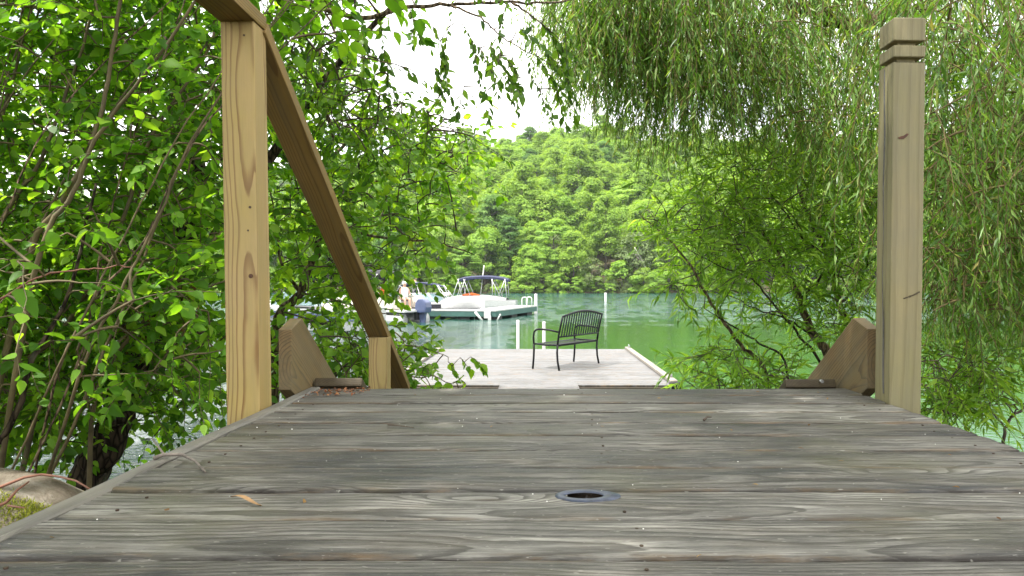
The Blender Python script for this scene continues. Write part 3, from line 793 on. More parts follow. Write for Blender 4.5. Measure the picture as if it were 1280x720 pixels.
# a split seam down the post's left face and a dark knot scar on the front
sc = MB()
sc.prism([(-0.016, 0.738), (-0.004, 0.7385), (0.004, 0.7445), (0.010, 0.752), (0.004, 0.7535), (-0.004, 0.7475), (-0.012, 0.7455), (-0.020, 0.7425)], 1, -0.0462, -0.0440)
so2 = sc.build('knot_scar', plain('knot_brown', (0.10, 0.035, 0.015), 0.7, var=0.3, scale=60)); so2.parent = rp
sc = MB()
for k_ in range(9):
    x = -0.002 + k_ * 0.005; z = 0.292 + 0.0016 * k_ + 0.004 * (k_ / 8) ** 3
    sc.box((x, -0.0448, z), (0.0058, 0.0016, 0.0025 + 0.003 * random.random()), Matrix.Rotation(-0.35, 3, 'Y'))
so2 = sc.build('check_crack', M['runner']); so2.parent = rp
sc = MB(); zz = np.linspace(0.02, 0.94, 30); vs = []; fs = []
for i, z in enumerate(zz):
    c0 = -0.012 + 0.006 * math.sin(z * 5.0) + 0.002 * math.sin(z * 23); hw = 0.0022 + 0.0016 * math.sin(z * 9 + 1)
    vs += [(-0.0452, c0 - hw, z), (-0.0452, c0 + hw, z), (-0.0440, c0 + hw, z), (-0.0440, c0 - hw, z)]
for i in range(29):
    for j in range(4): fs.append((i * 4 + j, i * 4 + (j + 1) % 4, i * 4 + 4 + (j + 1) % 4, i * 4 + 4 + j))
sc.add(vs, fs); so2 = sc.build('seam', plain('gray_seam', (0.13, 0.125, 0.12), 0.8, var=0.3, scale=40)); so2.parent = rp

# ================================================================= stairs down to the landing
st = empty('stairs', (0.125, 2.4, -0.5), 'timber stairs dropping beyond the deck edge between two angled side boards', 'stairs')
def stringer(x0, x1, y0, nm):
    top = [(0, .020), (0, .198), (.100, .226), (2.05, .226 - 1.95 * SL), (2.05, -1.10), (1.78, -1.10), (.115, -.045)]
    m = MB(); m.prism([(y0 + a, b) for a, b in top], 0, x0, x1)
    o = m.build('stringer', None, None, bevel=0.003)
    # local z along the slope so that the grain follows it
    d = Vector((0, 1, -SL)).normalized(); x = Vector((1, 0, 0)); y = d.cross(x)
    Mx = Matrix((x, y, d)).transposed().to_4x4(); Mx.translation = Vector(((x0 + x1) / 2, y0, 0.2))
    o.data.transform(Mx.inverted()); o.data.materials.append(M['stringer'])
    Mb = Mx.copy(); Mb.translation = Mx.translation - st.location
    o.parent = st; o.matrix_basis = Mb
    return o
stringer(-0.768, -0.730, 2.155, 'l'); stringer(0.979, 1.017, 2.185, 'r')
d = Vector((0, 1, -SL)).normalized(); upv = Vector((0, SL, 1)).normalized()
for xa, xb, zt in ((-0.724, -0.570, 0.034), (0.792, 0.956, 0.030)):
    o = lumber('side_runner', xb - xa, 0.030, 1.9, Vector(((xa + xb) / 2, 2.360, zt)) - upv * 0.017 + d * 0.004, d, (1, 0, 0), M['runner'], st, 0.006)
b = MB().tube([(0.905, 2.340, 0.020), (0.905, 2.352, 0.020)], 0.0055, 6)
b.build('bolt', M['galv'], st)
for i in range(4):
    z = -0.19 - 0.2 * i; y = 2.50 + 0.2 * i / SL
    MB().box((0.125, y, z - 0.15), (1.64, 0.26, 0.036)).build('tread', M['dock_trim'], st, bevel=0.004)

# ================================================================= floating dock, walkway, bench
DKX0, DKX1, DKY0, DKY1 = -2.09, 1.86, 9.86, 15.25
dk = empty('floating_dock', (0, 12.5, DOCK), 'pale sunlit plank dock floating on the lake with a black bench on it', 'dock')
planks('dock_planks', DKX0 + .02, DKX1 - .02, DKY0, DKY1, 0.146, 0.011, 0.036, M['dock_board'], dk, ztop=DOCK, nxs=40, rr=np.random.default_rng(5), crown=0.0008, end_jit=0.01, coarse=True)
sk = MB()
sk.box((-0.115, DKY0 - 0.022, DOCK - .13), (3.93, 0.036, 0.20)); sk.box((-0.115, DKY1 + 0.024, DOCK - .13), (3.93, 0.036, 0.20))
sk.box((DKX0 - .005, 12.55, DOCK - .13), (0.036, 5.36, 0.20)); sk.box((DKX1 + .005, 12.55, DOCK - .13), (0.036, 5.36, 0.20))
sk.build('skirt_frame', M['dark_wood'], dk, bevel=0.004)
for x in (-1.5, 1.3):
    for y in (10.6, 12.5, 14.4): MB().box((x, y, DOCK - .36), (0.9, 1.4, 0.36)).build('float', M['float_black'], dk, bevel=0.04)
for xa in (DKX0 + 0.035, DKX1 - 0.035):
    MB().box((xa, 12.55, DOCK + .032), (0.10, 5.30, 0.044)).build('edge_curb', M['dock_trim'], dk, bevel=0.006)
def cleat(x, y):
    m = MB(); z = DOCK + .054
    m.box((x, y, z + .012), (0.04, 0.07, 0.024)); m.tube([(x, y - .10, z + .052), (x, y - .05, z + .040), (x, y + .05, z + .040), (x, y + .10, z + .052)], [0.007, .011, .011, .007], 8)
    m.tube([(x, y - .025, z + .02), (x, y - .025, z + .042)], .009, 6); m.tube([(x, y + .025, z + .02), (x, y + .025, z + .042)], .009, 6)
    m.build('cleat', M['galv'], dk)
cleat(DKX1 - .02, 10.25); cleat(DKX1 - .02, 15.0); cleat(DKX0 + .02, 15.0)
cb = MB().box((DKX1 - 0.02, DKY0 - 0.01, DOCK - .05), (0.16, 0.12, 0.16)); cb.build('corner_bracket', M['black_metal'], dk, bevel=0.01)

wk = empty('gangway', (0.03, 7.0, DOCK), 'narrow plank gangway joining the stairs to the near side of the dock', 'gangway')
planks('gangway_planks', -0.53, 0.52, 4.15, 9.835, 0.146, 0.007, 0.030, M['dock_board'], wk, ztop=DOCK + 0.004, nxs=14, rr=np.random.default_rng(6), crown=0.0005, coarse=True)
for x in (-.48, .47): MB().box((x, 7.0, DOCK - .11), (0.05, 5.6, 0.14)).build('side_beam', M['dark_wood'], wk, bevel=0.004)

def pole(px, pyb, pyt, z, r, label, loc=None, y=None):
    p = on(px, pyb, z) if y is None else at(px, pyb, y)
    top = CH - (pyt - VY) / F * p[1]
    m = MB(); m.tube([(p[0], p[1], WATER - 0.9), (p[0], p[1], top - 0.02), (p[0], p[1], top)], [r, r, r * 0.75], 14)
    o = m.build('mooring_pole', M['pvc'], None)
    return tag(o, label, 'pole')
pole(647.5, 438, 400, 0, 0.035, 'slim white pipe at the far dock edge, left of the bench', y=DKY1 + 0.11)
pole(680.0, 438, 402, 0, 0.036, 'slim white pipe at the far dock edge just behind the bench arm', y=DKY1 + 0.11)
pole(757.0, 377, 366, WATER, 0.13, 'short white marker post alone in open water above the bench')

# ---- bench
fA, fB, fC, fD = [on(*p, DOCK) for p in ((664.4, 461), (699.6, 463.3), (752, 454.2), (718.2, 452.1))]
cen = (fA + fB + fC + fD) / 4
bu = norm(np.array([0.555, 0.832, 0])); bf = np.array([-bu[1], bu[0], 0])
bench = empty('park_bench', tuple(cen), 'black metal bench with an arched slatted back, seen from behind on the dock', 'bench')
BW = 1.27; hw = BW / 2
def bp(u, f, z): return cen + bu * u + bf * f + np.array([0, 0, z])
def tube_part(name, lst, r, parent=bench, mat='black_metal', n=8):
    m = MB()
    for pts in lst: m.tube(pts, r, n)
    return m.build(name, M[mat], parent, smooth=True)
for s_ in (-1, 1):
    u = s_ * hw
    # rear leg runs up into the back post, bowed
    tube_part('rear_leg', [[bp(u, -.235, 0), bp(u, -.205, .14), bp(u, -.195, .28), bp(u, -.205, .40)]], .0165)
    tube_part('back_post', [[bp(u, -.205, .40), bp(u, -.225, .55), bp(u, -.265, .72), bp(u, -.300, .845)]], .0165)
    tube_part('front_leg', [[bp(u, .265, 0), bp(u, .250, .15), bp(u, .242, .30), bp(u, .245, .40)]], .0165)
    tube_part('armrest', [[bp(u, .245, .40), bp(u, .250, .52), bp(u, .240, .585), bp(u, .205, .622), bp(u, .15, .638), bp(u, -.05, .632), bp(u, -.235, .60)]], .0155)
    tube_part('side_rail', [[bp(u, .245, .40), bp(u, -.205, .39)]], .013)
arch = [bp(-hw + BW * k / 16, -.300 - 0.012 * math.sin(math.pi * k / 16), .845 + 0.075 * math.sin(math.pi * k / 16)) for k in range(17)]
tube_part('top_rail', [arch], .018)
tube_part('bottom_rail', [[bp(-hw, -.228, .525), bp(hw, -.228, .525)]], .013)
ns = 17
for k in range(1, ns):
    u = -hw + BW * k / ns
    zt = .845 + 0.075 * math.sin(math.pi * k / ns)
    m = MB(); a = Vector(bp(u, -.228, .525)); b_ = Vector(bp(u, -.300, zt)); dd = (b_ - a)
    rot = Matrix((Vector(bu), dd.normalized().cross(Vector(bu)).normalized() * 1.0, dd.normalized())).transposed()
    m.box((a + b_) / 2, (0.033, 0.006, dd.length), rot)
    m.build('back_slat', M['black_metal'], bench)
seat = MB(); ks = 9
for k in range(ks):
    f = -.195 + 0.43 * k / (ks - 1)
    dip = -0.030 * math.sin(math.pi * k / (ks - 1)) + (0.0 if k < ks - 1 else -0.01)
    pts = [bp(-hw + 0.01, f, .405 + dip), bp(hw - 0.01, f, .405 + dip)]
    c = Vector((pts[0] + pts[1]) / 2)
    rot = Matrix((Vector(bu), Vector(bf), Vector((0, 0, 1)))).transposed()
    seat.box(c, (BW - 0.02, 0.036, 0.006), rot)
seat.build('seat', M['black_metal'], bench)
tube_part('seat_rail', [[bp(-hw, .24, .392), bp(hw, .24, .392)], [bp(-hw, -.20, .385), bp(hw, -.20, .385)]], .012)

# ================================================================= rock, twigs and litter near the deck
def rock(c, rad, seed, label):
    rr = np.random.default_rng(seed)
    bm = bmesh.new(); bmesh.ops.create_icosphere(bm, subdivisions=5, radius=1)
    ph = rr.uniform(0, 6, 12); fr_ = rr.normal(0, 1, (12, 3))
    for v in bm.verts:
        p = np.array(v.co); f = 1.0
        for k in range(12): f += (0.13 / (1 + k * 0.35)) * math.sin(np.dot(fr_[k], p) * (1.3 + k * 0.55) + ph[k])
        q = p * f; q[2] = np.clip(q[2], -0.8, 0.86 + 0.08 * math.sin(q[0] * 5) * math.cos(q[1] * 4))
        v.co = Vector((c[0] + q[0] * rad[0], c[1] + q[1] * rad[1], c[2] + q[2] * rad[2]))
    me = bpy.data.meshes.new('boulder'); bm.to_mesh(me); bm.free()
    me.polygons.foreach_set('use_smooth', np.ones(len(me.polygons), dtype=bool))
    return link_mesh('boulder', me, M['rock'])
rk = empty('boulder', (-1.55, 2.25, -0.62), 'gray boulder with a yellow-green moss patch beside the deck edge', 'rock')
o = rock((-1.89, 2.32, -0.655), (0.62, 0.46, 0.47), 4, '')
adopt(o, rk); o.name = 'stone'
# moss tuft
mr = np.random.default_rng(2); P = []; A = []; N = []
bpy.context.view_layer.update()
from mathutils.bvhtree import BVHTree
def bvh_of(o):
    me = o.data; return BVHTree.FromPolygons([o.matrix_world @ v.co for v in me.vertices], [tuple(p.vertices) for p in me.polygons])
bv = bvh_of(o)
mc = at(84, 606, 2.1)
for _ in range(3200):
    x = -1.545 + mr.normal(0, .06); y = 2.23 + mr.normal(0, .055)
    hit = bv.ray_cast(Vector((x, y, 1)), Vector((0, 0, -1)))
    if hit[0] is None: continue
    P.append(np.array(hit[0])); A.append(norm(np.array([0, 0, 0.7]) + mr.normal(0, .6, 3))); N.append(mr.normal(0, 1, 3))
leaves_mesh('moss_tuft', LANCE, P, A, N, mr.uniform(.009, .019, len(P)), mr.random(len(P)), M['moss'], rk)

def twig(name, pts, r, mat, label, cat='twig', side=None):
    m = MB(); n = len(pts); m.tube(pts, [r * (1 - 0.55 * i / (n - 1)) for i in range(n)], 7)
    for sgm in side or []: m.tube(sgm, [r * 0.6, r * 0.5, r * 0.3][:len(sgm)], 6)
    o = m.build(name, M[mat], None, smooth=True)
    return tag(o, label, cat)
def dpt(px, py, h=0.004):
    p = on(px, py, 0.0); p[2] = h; return p
twig('fallen_twig', [dpt(192, 577, .006), dpt(205, 575, .010), dpt(228, 576, .012), dpt(243, 581, .008), dpt(257, 593, .004)], 0.0042, 'twig_gray', 'crooked gray twig on the deck near its left edge', side=[[dpt(205, 575, .010), dpt(196, 570, .022), dpt(190, 567, .03)]])
twig('fallen_twig', [dpt(485, 532.5, .003), dpt(500, 534.5, .004), dpt(517, 536, .003)], 0.0022, 'twig_dark', 'short thin dark twig on the far boards, left of the middle')
twig('fallen_twig', [dpt(880, 527, .004), dpt(884, 524.5, .007), dpt(889, 523.5, .004)], 0.0032, 'twig_dark', 'tiny curled dark twig on the far boards, right of the middle')
lf = MB(); vs = []; fs = []
c0, c1 = dpt(289, 624), dpt(327, 632)
for i in range(9):
    u = i / 8; p = c0 + (c1 - c0) * u; wd = 0.0045 * math.sin(math.pi * min(1, u * 0.9 + .08)); z = 0.0045 + 0.004 * math.sin(u * 5)
    q = np.array([0.4, 1, 0]) * wd
    vs += [p * [1, 1, 0] + q + [0, 0, z], p * [1, 1, 0] + [0, 0, z - 0.0015], p * [1, 1, 0] - q + [0, 0, z]]
for i in range(8):
    fs += [(3 * i, 3 * i + 1, 3 * i + 4, 3 * i + 3), (3 * i + 1, 3 * i + 2, 3 * i + 5, 3 * i + 4)]
lf.add(vs, fs); o = lf.build('fallen_leaf', plain('tan_leaf', (0.28, 0.165, 0.070), 0.7, var=0.2, scale=90), smooth=True)
tag(o, 'narrow curled tan willow leaf lying on the boards at lower left', 'leaf')
# red-brown twigs across the boulder
def rpt(px, py, d): return at(px, py, d)
twig('bramble_stem', [rpt(-30, 622, 1.95), rpt(0, 609, 1.97), rpt(30, 597, 1.98), rpt(52, 593, 1.99), rpt(75, 596, 1.97), rpt(95, 601, 1.93), rpt(112, 611, 1.88)], 0.0048, 'twig_red', 'long red-brown bramble stem arching over the mossy boulder')
twig('bramble_stem', [rpt(-20, 640, 1.75), rpt(8, 628, 1.76), rpt(22, 612, 1.78), rpt(36, 602, 1.82)], 0.0045, 'twig_red', 'short red-brown bramble stem crossing low on the boulder', side=[[rpt(10, 632, 1.74), rpt(24, 634, 1.73), rpt(31, 635, 1.72)]])

# orange flakes by the left stringer, white seed fluff all over
fr2 = np.random.default_rng(21); P = []; A = []; N = []
for _ in range(170):
    u = fr2.random(); x = -0.70 + 0.17 * u + fr2.normal(0, .012); y = 2.30 - 0.10 * fr2.random() ** 2 - 0.10 * (1 - u) * fr2.random()
    if y > 2.333 or x < -0.692: continue
    P.append((x, y, 0.0018 + 0.005 * fr2.random())); A.append(norm(fr2.normal(0, 1, 3) * [1, 1, .3])); N.append(np.array([0, 0, 1]) + fr2.normal(0, .4, 3))
o = leaves_mesh('litter_flakes', OVAL, P, A, N, fr2.uniform(.005, .013, len(P)), fr2.random(len(P)), M['litter'], None)
tag(o, 'orange-brown bud scales drifted against the dark board at left', 'litter', kind='stuff')
fm = MB()
for _ in range(45):
    x = fr2.uniform(-0.68, .96); y = fr2.uniform(0.95, 2.32); s_ = fr2.uniform(0.0005, 0.0014) * (0.7 + 0.3 * y)
    fm.box((x, y, s_ * 0.5 + 0.0006), (s_ * fr2.uniform(.8, 2), s_, s_), Matrix.Rotation(fr2.random() * 3, 3, 'Z'))
o = fm.build('seed_fluff', M['fluff'], None)
tag(o, 'tiny white seed specks scattered over the gray deck boards', 'seed fluff', kind='stuff')
P = []; A = []; N = []
for _ in range(26):
    x = fr2.uniform(-0.68, .96); y = fr2.uniform(0.8, 2.3)
    P.append((x, y, 0.003)); A.append(norm(fr2.normal(0, 1, 3) * [1, .6, .1])); N.append(np.array([0, 0, 1]) + fr2.normal(0, .25, 3))
o = leaves_mesh('leaf_crumbs', OVAL, P, A, N, fr2.uniform(.006, .014, len(P)), fr2.random(len(P)), M['dead_leaf'], None)
tag(o, 'small brown leaf crumbs scattered over the deck boards', 'leaf litter', kind='stuff')
# ================================================================= boats and the marina float
class Loc:
    """builds meshes in a boat's own frame (x to the bow, z up from the water) and sets them down in the lake"""
    def __init__(s, pos, ang): s.p = np.array([pos[0], pos[1], WATER]); s.c = math.cos(ang); s.s = math.sin(ang)
    def w(s, p): return (s.p[0] + p[0] * s.c - p[1] * s.s, s.p[1] + p[0] * s.s + p[1] * s.c, s.p[2] + p[2])
    def build(s, m, name, mat, parent, **kw):
        m.v = [s.w(p) for p in m.v]
        return m.build(name, mat, parent, **kw)

def hull_mesh(L, B, zs, bowrise, sternz=None, full=2.4, n=22):
    """closed planing hull with a V bottom: returns MB plus rail points"""
    vs = []; fs = []; rail = []
    for i in range(n):
        u = i / (n - 1); x = -L / 2 + L * u
        hb = B / 2 * (1 - max(0, (u - 0.35) / 0.65) ** full) * (0.93 + 0.07 * min(1, u * 4))
        zr = zs + bowrise * max(0, (u - 0.2) / 0.8) ** 1.6
        ch = hb * (0.90 - 0.35 * max(0, (u - .5) / .5)); zc = 0.02 + 0.40 * max(0, (u - 0.55) / 0.45) ** 2
        zk = -0.28 + (zs + bowrise + 0.15) * max(0, (u - 0.80) / 0.20) ** 2.2
        hb = max(hb, 0.015); ch = max(ch, 0.012)
        row = [(x, -hb, zr), (x, -(hb * .6 + ch * .4) - 0.01, (zr + zc) * 0.55), (x, -ch, zc), (x, 0, min(zk, zc - .01)), (x, ch, zc), (x, (hb * .6 + ch * .4) + 0.01, (zr + zc) * 0.55), (x, hb, zr)]
        vs += row; rail.append((x, hb, zr))
    for i in range(n - 1):
        for j in range(6): fs.append((i * 7 + j, i * 7 + j + 1, (i + 1) * 7 + j + 1, (i + 1) * 7 + j))
    fs.append(tuple(range(7))); fs.append(tuple(range((n - 1) * 7 + 6, (n - 1) * 7 - 1, -1)))
    return MB().add(vs, fs), rail

def deck_mesh(rail, x0, x1, crown=0.08, drop=0.0, cx0=None, cx1=None):
    """cambered fore deck between two stations with an open cockpit behind"""
    pts = [r for r in rail if x0 - 1e-6 <= r[0] <= x1 + 1e-6]; vs = []; fs = []; k = 7
    for (x, hb, z) in pts:
        for j in range(k):
            v = -1 + 2 * j / (k - 1); vs.append((x, v * hb * 0.985, z + crown * (1 - v * v)))
    for i in range(len(pts) - 1):
        for j in range(k - 1): fs.append((i * k + j, i * k + j + 1, (i + 1) * k + j + 1, (i + 1) * k + j))
    return MB().add(vs, fs)

def stripe_mesh(rail, u0, u1, z0a, z0b, z1a, z1b, L, side):
    """a band on the topsides standing 6 mm proud"""
    n = 14; vs = []; fs = []
    X = np.array([r[0] for r in rail]); H = np.array([r[1] for r in rail]); Z = np.array([r[2] for r in rail])
    for i in range(n):
        u = u0 + (u1 - u0) * i / (n - 1); x = -L / 2 + L * u; hb = np.interp(x, X, H); zr = np.interp(x, X, Z); f = i / (n - 1)
        ya = side * (hb + 0.012); vs += [(x, ya * .992, zr - (z0a + (z0b - z0a) * f)), (x, ya, zr - (z1a + (z1b - z1a) * f)), (x, ya - side * .02, zr - (z1a + (z1b - z1a) * f)), (x, ya * .992 - side * .02, zr - (z0a + (z0b - z0a) * f))]
    for i in range(n - 1):
        for j in range(4): fs.append((i * 4 + j, i * 4 + (j + 1) % 4, i * 4 + 4 + (j + 1) % 4, i * 4 + 4 + j))
    fs += [(3, 2, 1, 0), tuple(range(n * 4 - 4, n * 4))]
    return MB().add(vs, fs)

def bimini(l, parent, x0, x1, hw, z, zb, mat, bases, arch=0.16, thick=0.05, poles=True):
    """arched canvas top on crossed tubes"""
    vs = []; fs = []; nu, nv = 9, 9
    for i in range(nu):
        u = i / (nu - 1)
        for j in range(nv):
            v = -1 + 2 * j / (nv - 1)
            vs.append((x0 + (x1 - x0) * u, v * hw, z + arch * (1 - v ** 4) * 0.6 + 0.14 * (1 - (2 * u - 1) ** 2) - 0.07 * (abs(2 * u - 1) ** 8)))
    N = nu * nv
    vs2 = [(a, b, c - thick) for a, b, c in vs]
    for i in range(nu - 1):
        for j in range(nv - 1):
            a = i * nv + j; fs.append((a, a + nv, a + nv + 1, a + 1)); fs.append((N + a, N + a + 1, N + a + nv + 1, N + a + nv))
    for i in range(nu - 1):
        a = i * nv; fs.append((a, a + N, a + nv + N, a + nv)); a = i * nv + nv - 1; fs.append((a, a + nv, a + nv + N, a + N))
    for j in range(nv - 1):
        fs.append((j, j + 1, j + 1 + N, j + N)); a = (nu - 1) * nv + j; fs.append((a, a + N, a + N + 1, a + 1))
    l.build(MB().add(vs + vs2, fs), 'bimini_top', mat, parent, smooth=False)
    if poles:
        for sy in (-1, 1):
            for (xb, xt) in bases:
                m = MB(); m.tube([(xb, sy * hw * 0.96, zb), (xt, sy * hw * 0.985, z)], 0.021, 6)
                l.build(m, 'bimini_pole', M['alu'], parent, smooth=True)

def outboard(l, parent, x, y, z, s=1.0, mat='outboard'):
    m = MB()
    prof = [(-.26, .10, .15), (-.30, .30, .19), (-.27, .48, .20), (-.12, .60, .19), (.08, .60, .18), (.20, .46, .17), (.22, .20, .15), (.10, .08, .13)]
    m.prism([(x + a * s, z + b * s) for a, b, c in prof], 1, y - .18 * s, y + .18 * s)
    o = l.build(m, 'outboard_motor', M[mat], parent, bevel=0.05 * s)
    m = MB(); m.prism([(x - .16 * s, z + .10 * s), (x + .12 * s, z + .10 * s), (x + .06 * s, z - .55 * s), (x - .02 * s, z - .75 * s), (x - .14 * s, z - .75 * s), (x - .10 * s, z - .3 * s)], 1, y - .06 * s, y + .06 * s)
    l.build(m, 'lower_leg', M[mat], o, bevel=0.02 * s)
    m = MB(); m.box((x + .20 * s, y, z - .02), (.16 * s, .24 * s, .30 * s)); l.build(m, 'bracket', M['float_black'], o, bevel=0.02)
    return o

# --- marina float: L of teal-faced docks
K = np.array([-2.18, 36.9]); fd = norm(np.array([-0.985, 0.17])); sd2 = np.array([0.252, 0.968])
mf = empty('marina_float', (K[0], K[1], WATER), 'teal sided floating pier beyond the plank dock with white deck and black floats', 'pier')
def slab(a, b, wdt, side, z0, z1, m):
    a = np.array(a); b = np.array(b); n = np.array([-(b - a)[1], (b - a)[0]]); n = n / np.linalg.norm(n) * wdt * side
    q = [a, b, b + n, a + n]
    vs = [(p[0], p[1], z0) for p in q] + [(p[0], p[1], z1) for p in q]
    return m.add(vs, [(3, 2, 1, 0), (4, 5, 6, 7), (0, 1, 5, 4), (1, 2, 6, 5), (2, 3, 7, 6), (3, 0, 4, 7)])
E0 = K + fd * 5.6; E1 = K + sd2 * 8.1
m = MB(); slab(E0, K, 1.3, 1, WATER + .16, WATER + .43, m); slab(K + sd2 * 0.004, E1, 1.45, 1, WATER + .15, WATER + .425, m)
m.build('fascia', M['teal'], mf)
m = MB(); slab(E0 + fd * -.02, K + np.array([.02, -.03]), 1.34, 1, WATER + .434, WATER + .50, m); slab(K + np.array([.03, -.02]) + sd2 * .05, E1 + sd2 * .03, 1.5, 1, WATER + .432, WATER + .497, m)
m.build('walkway', M['dock_trim'] if False else M['gel_white'], mf)
for u in (0.15, 0.42, 0.70, 0.96):
    m = MB(); p = E0 + (K - E0) * u; slab(p + fd * .30 + np.array([0, .12]), p - fd * .30 + np.array([0, .12]), 0.9, 1, WATER - .25, WATER + .155, m); m.build('float', M['float_black'], mf)
for u in (0.10, 0.45, 0.84):
    m = MB(); p = K + (E1 - K) * u; slab(p - sd2 * .55 + np.array([-.10, 0]), p + sd2 * .55 + np.array([-.10, 0]), 1.1, 1, WATER - .25, WATER + .145, m); m.build('float', M['float_black'], mf)
# white brackets at the corner and the ladder hoops
m = MB()
def mp_(a, b, z): p = K + fd * a + sd2 * b; return (p[0], p[1], WATER + z)
m.tube([mp_(1.05, -.10, .40), mp_(.65, -.14, -.06)], .065, 8); m.build('fender_pole', M['pvc'], mf, smooth=True); m = MB(); m.tube([mp_(-.28, -.15, .30), mp_(-.05, -.10, -.10)], .035, 8)
m.build('fender_pole', M['pvc'], mf, smooth=True)
m = MB(); m.box(mp_(.42, -.08, .26), (.34, .09, .36)); m.box(mp_(.30, -.10, 0.0), (.16, .08, .40)); m.build('corner_plate', M['gel_white'], mf, bevel=.01)
for b in (5.9, 6.9):
    m = MB(); pts = [mp_(-.0, b, .49)]
    for k in range(9):
        a = math.pi * k / 8; pts.append(mp_(-.0 + 0.16 - .16 * math.cos(a), b, .90 + .14 * math.sin(a)))
    pts.append(mp_(.32, b, .49)); m.tube(pts, .03, 6); m.build('ladder_hoop', M['pvc'], mf, smooth=True)
p = E1 + sd2 * 0.35 + np.array([-.15, 0])
m = MB(); m.tube([(p[0], p[1], WATER - 1), (p[0], p[1], WATER + 1.17), (p[0], p[1], WATER + 1.2)], [.095, .095, .07], 12)
tag(m.build('mooring_pole', M['pvc'], None), 'thick white pile at the far right end of the teal pier', 'pole')

# --- white deck boat with the blue bimini, lying inside the pier
def boat_A():
    l = Loc((-4.65, 46.8), R(178))
    b = empty('deck_boat', (-4.65, 46.8, WATER), 'white deck boat under an arched navy sunshade, moored inside the teal pier', 'boat')
    L = 6.4
    h, rail = hull_mesh(L, 2.3, 0.78, 0.10, full=3.0)
    l.build(h, 'hull', M['gel_white'], b, smooth=False)
    l.build(deck_mesh(rail, 1.2, 2.9, 0.10), 'fore_deck', M['gel_white'], b, smooth=True)
    # rounded white cover over the cockpit sides
    m = MB(); vs = []; fs = []
    xs = np.linspace(-2.6, 2.3, 16)
    for x in xs:
        f = (x + 2.6) / 4.9; hgt = 0.34 * math.sin(math.pi * min(1, f * 1.12 + .05)) ** 0.6 if f < .85 else 0.34 * math.sin(math.pi * min(1, .85 * 1.12 + .05)) ** .6 * max(0, (1 - f) / .15)
        for j in range(9):
            a = math.pi * j / 8; vs.append((x, -1.05 * math.cos(a), 0.80 + hgt * math.sin(a) ** .5))
    for i in range(15):
        for j in range(8): fs.append((i * 9 + j, i * 9 + j + 1, i * 9 + 10 + j, i * 9 + 9 + j))
    m.add(vs, fs); l.build(m, 'coaming', M['gel_white'], b, smooth=True)
    m = MB(); m.tube([(-.95, .72, 1.08), (-.45, .76, 1.17), (.15, .72, 1.10)], [.06, .10, .06], 8); l.build(m, 'rolled_towel', M['orange'], b, smooth=True)
    m = MB(); m.box((1.35, -.2, 1.16), (.5, .9, .20)); l.build(m, 'seat', M['seat_beige'], b, bevel=.05)
    m = MB(); m.tube([(-.9, .2, .9), (-1.15, .2, 3.0)], .03, 6); l.build(m, 'light_mast', M['pvc'], b, smooth=True)
    m = MB(); m.box((1.0, 1.08, .86), (.36, .02, .06)); l.build(m, 'red_lettering', M['red'], b); m = MB(); m.box((1.6, 1.07, .82), (.17, .02, .07)); l.build(m, 'red_emblem', M['red'], b)
    bimini(l, b, -2.75, .45, 1.0, 2.12, .98, M['canvas_navy'], [(-2.65, -2.55), (-2.1, -2.55), (-2.25, -1.7), (-1.75, -1.75), (-.4, .05), (.35, -.05), (.15, .40), (.75, .36)], arch=0.16, thick=0.13)
boat_A()

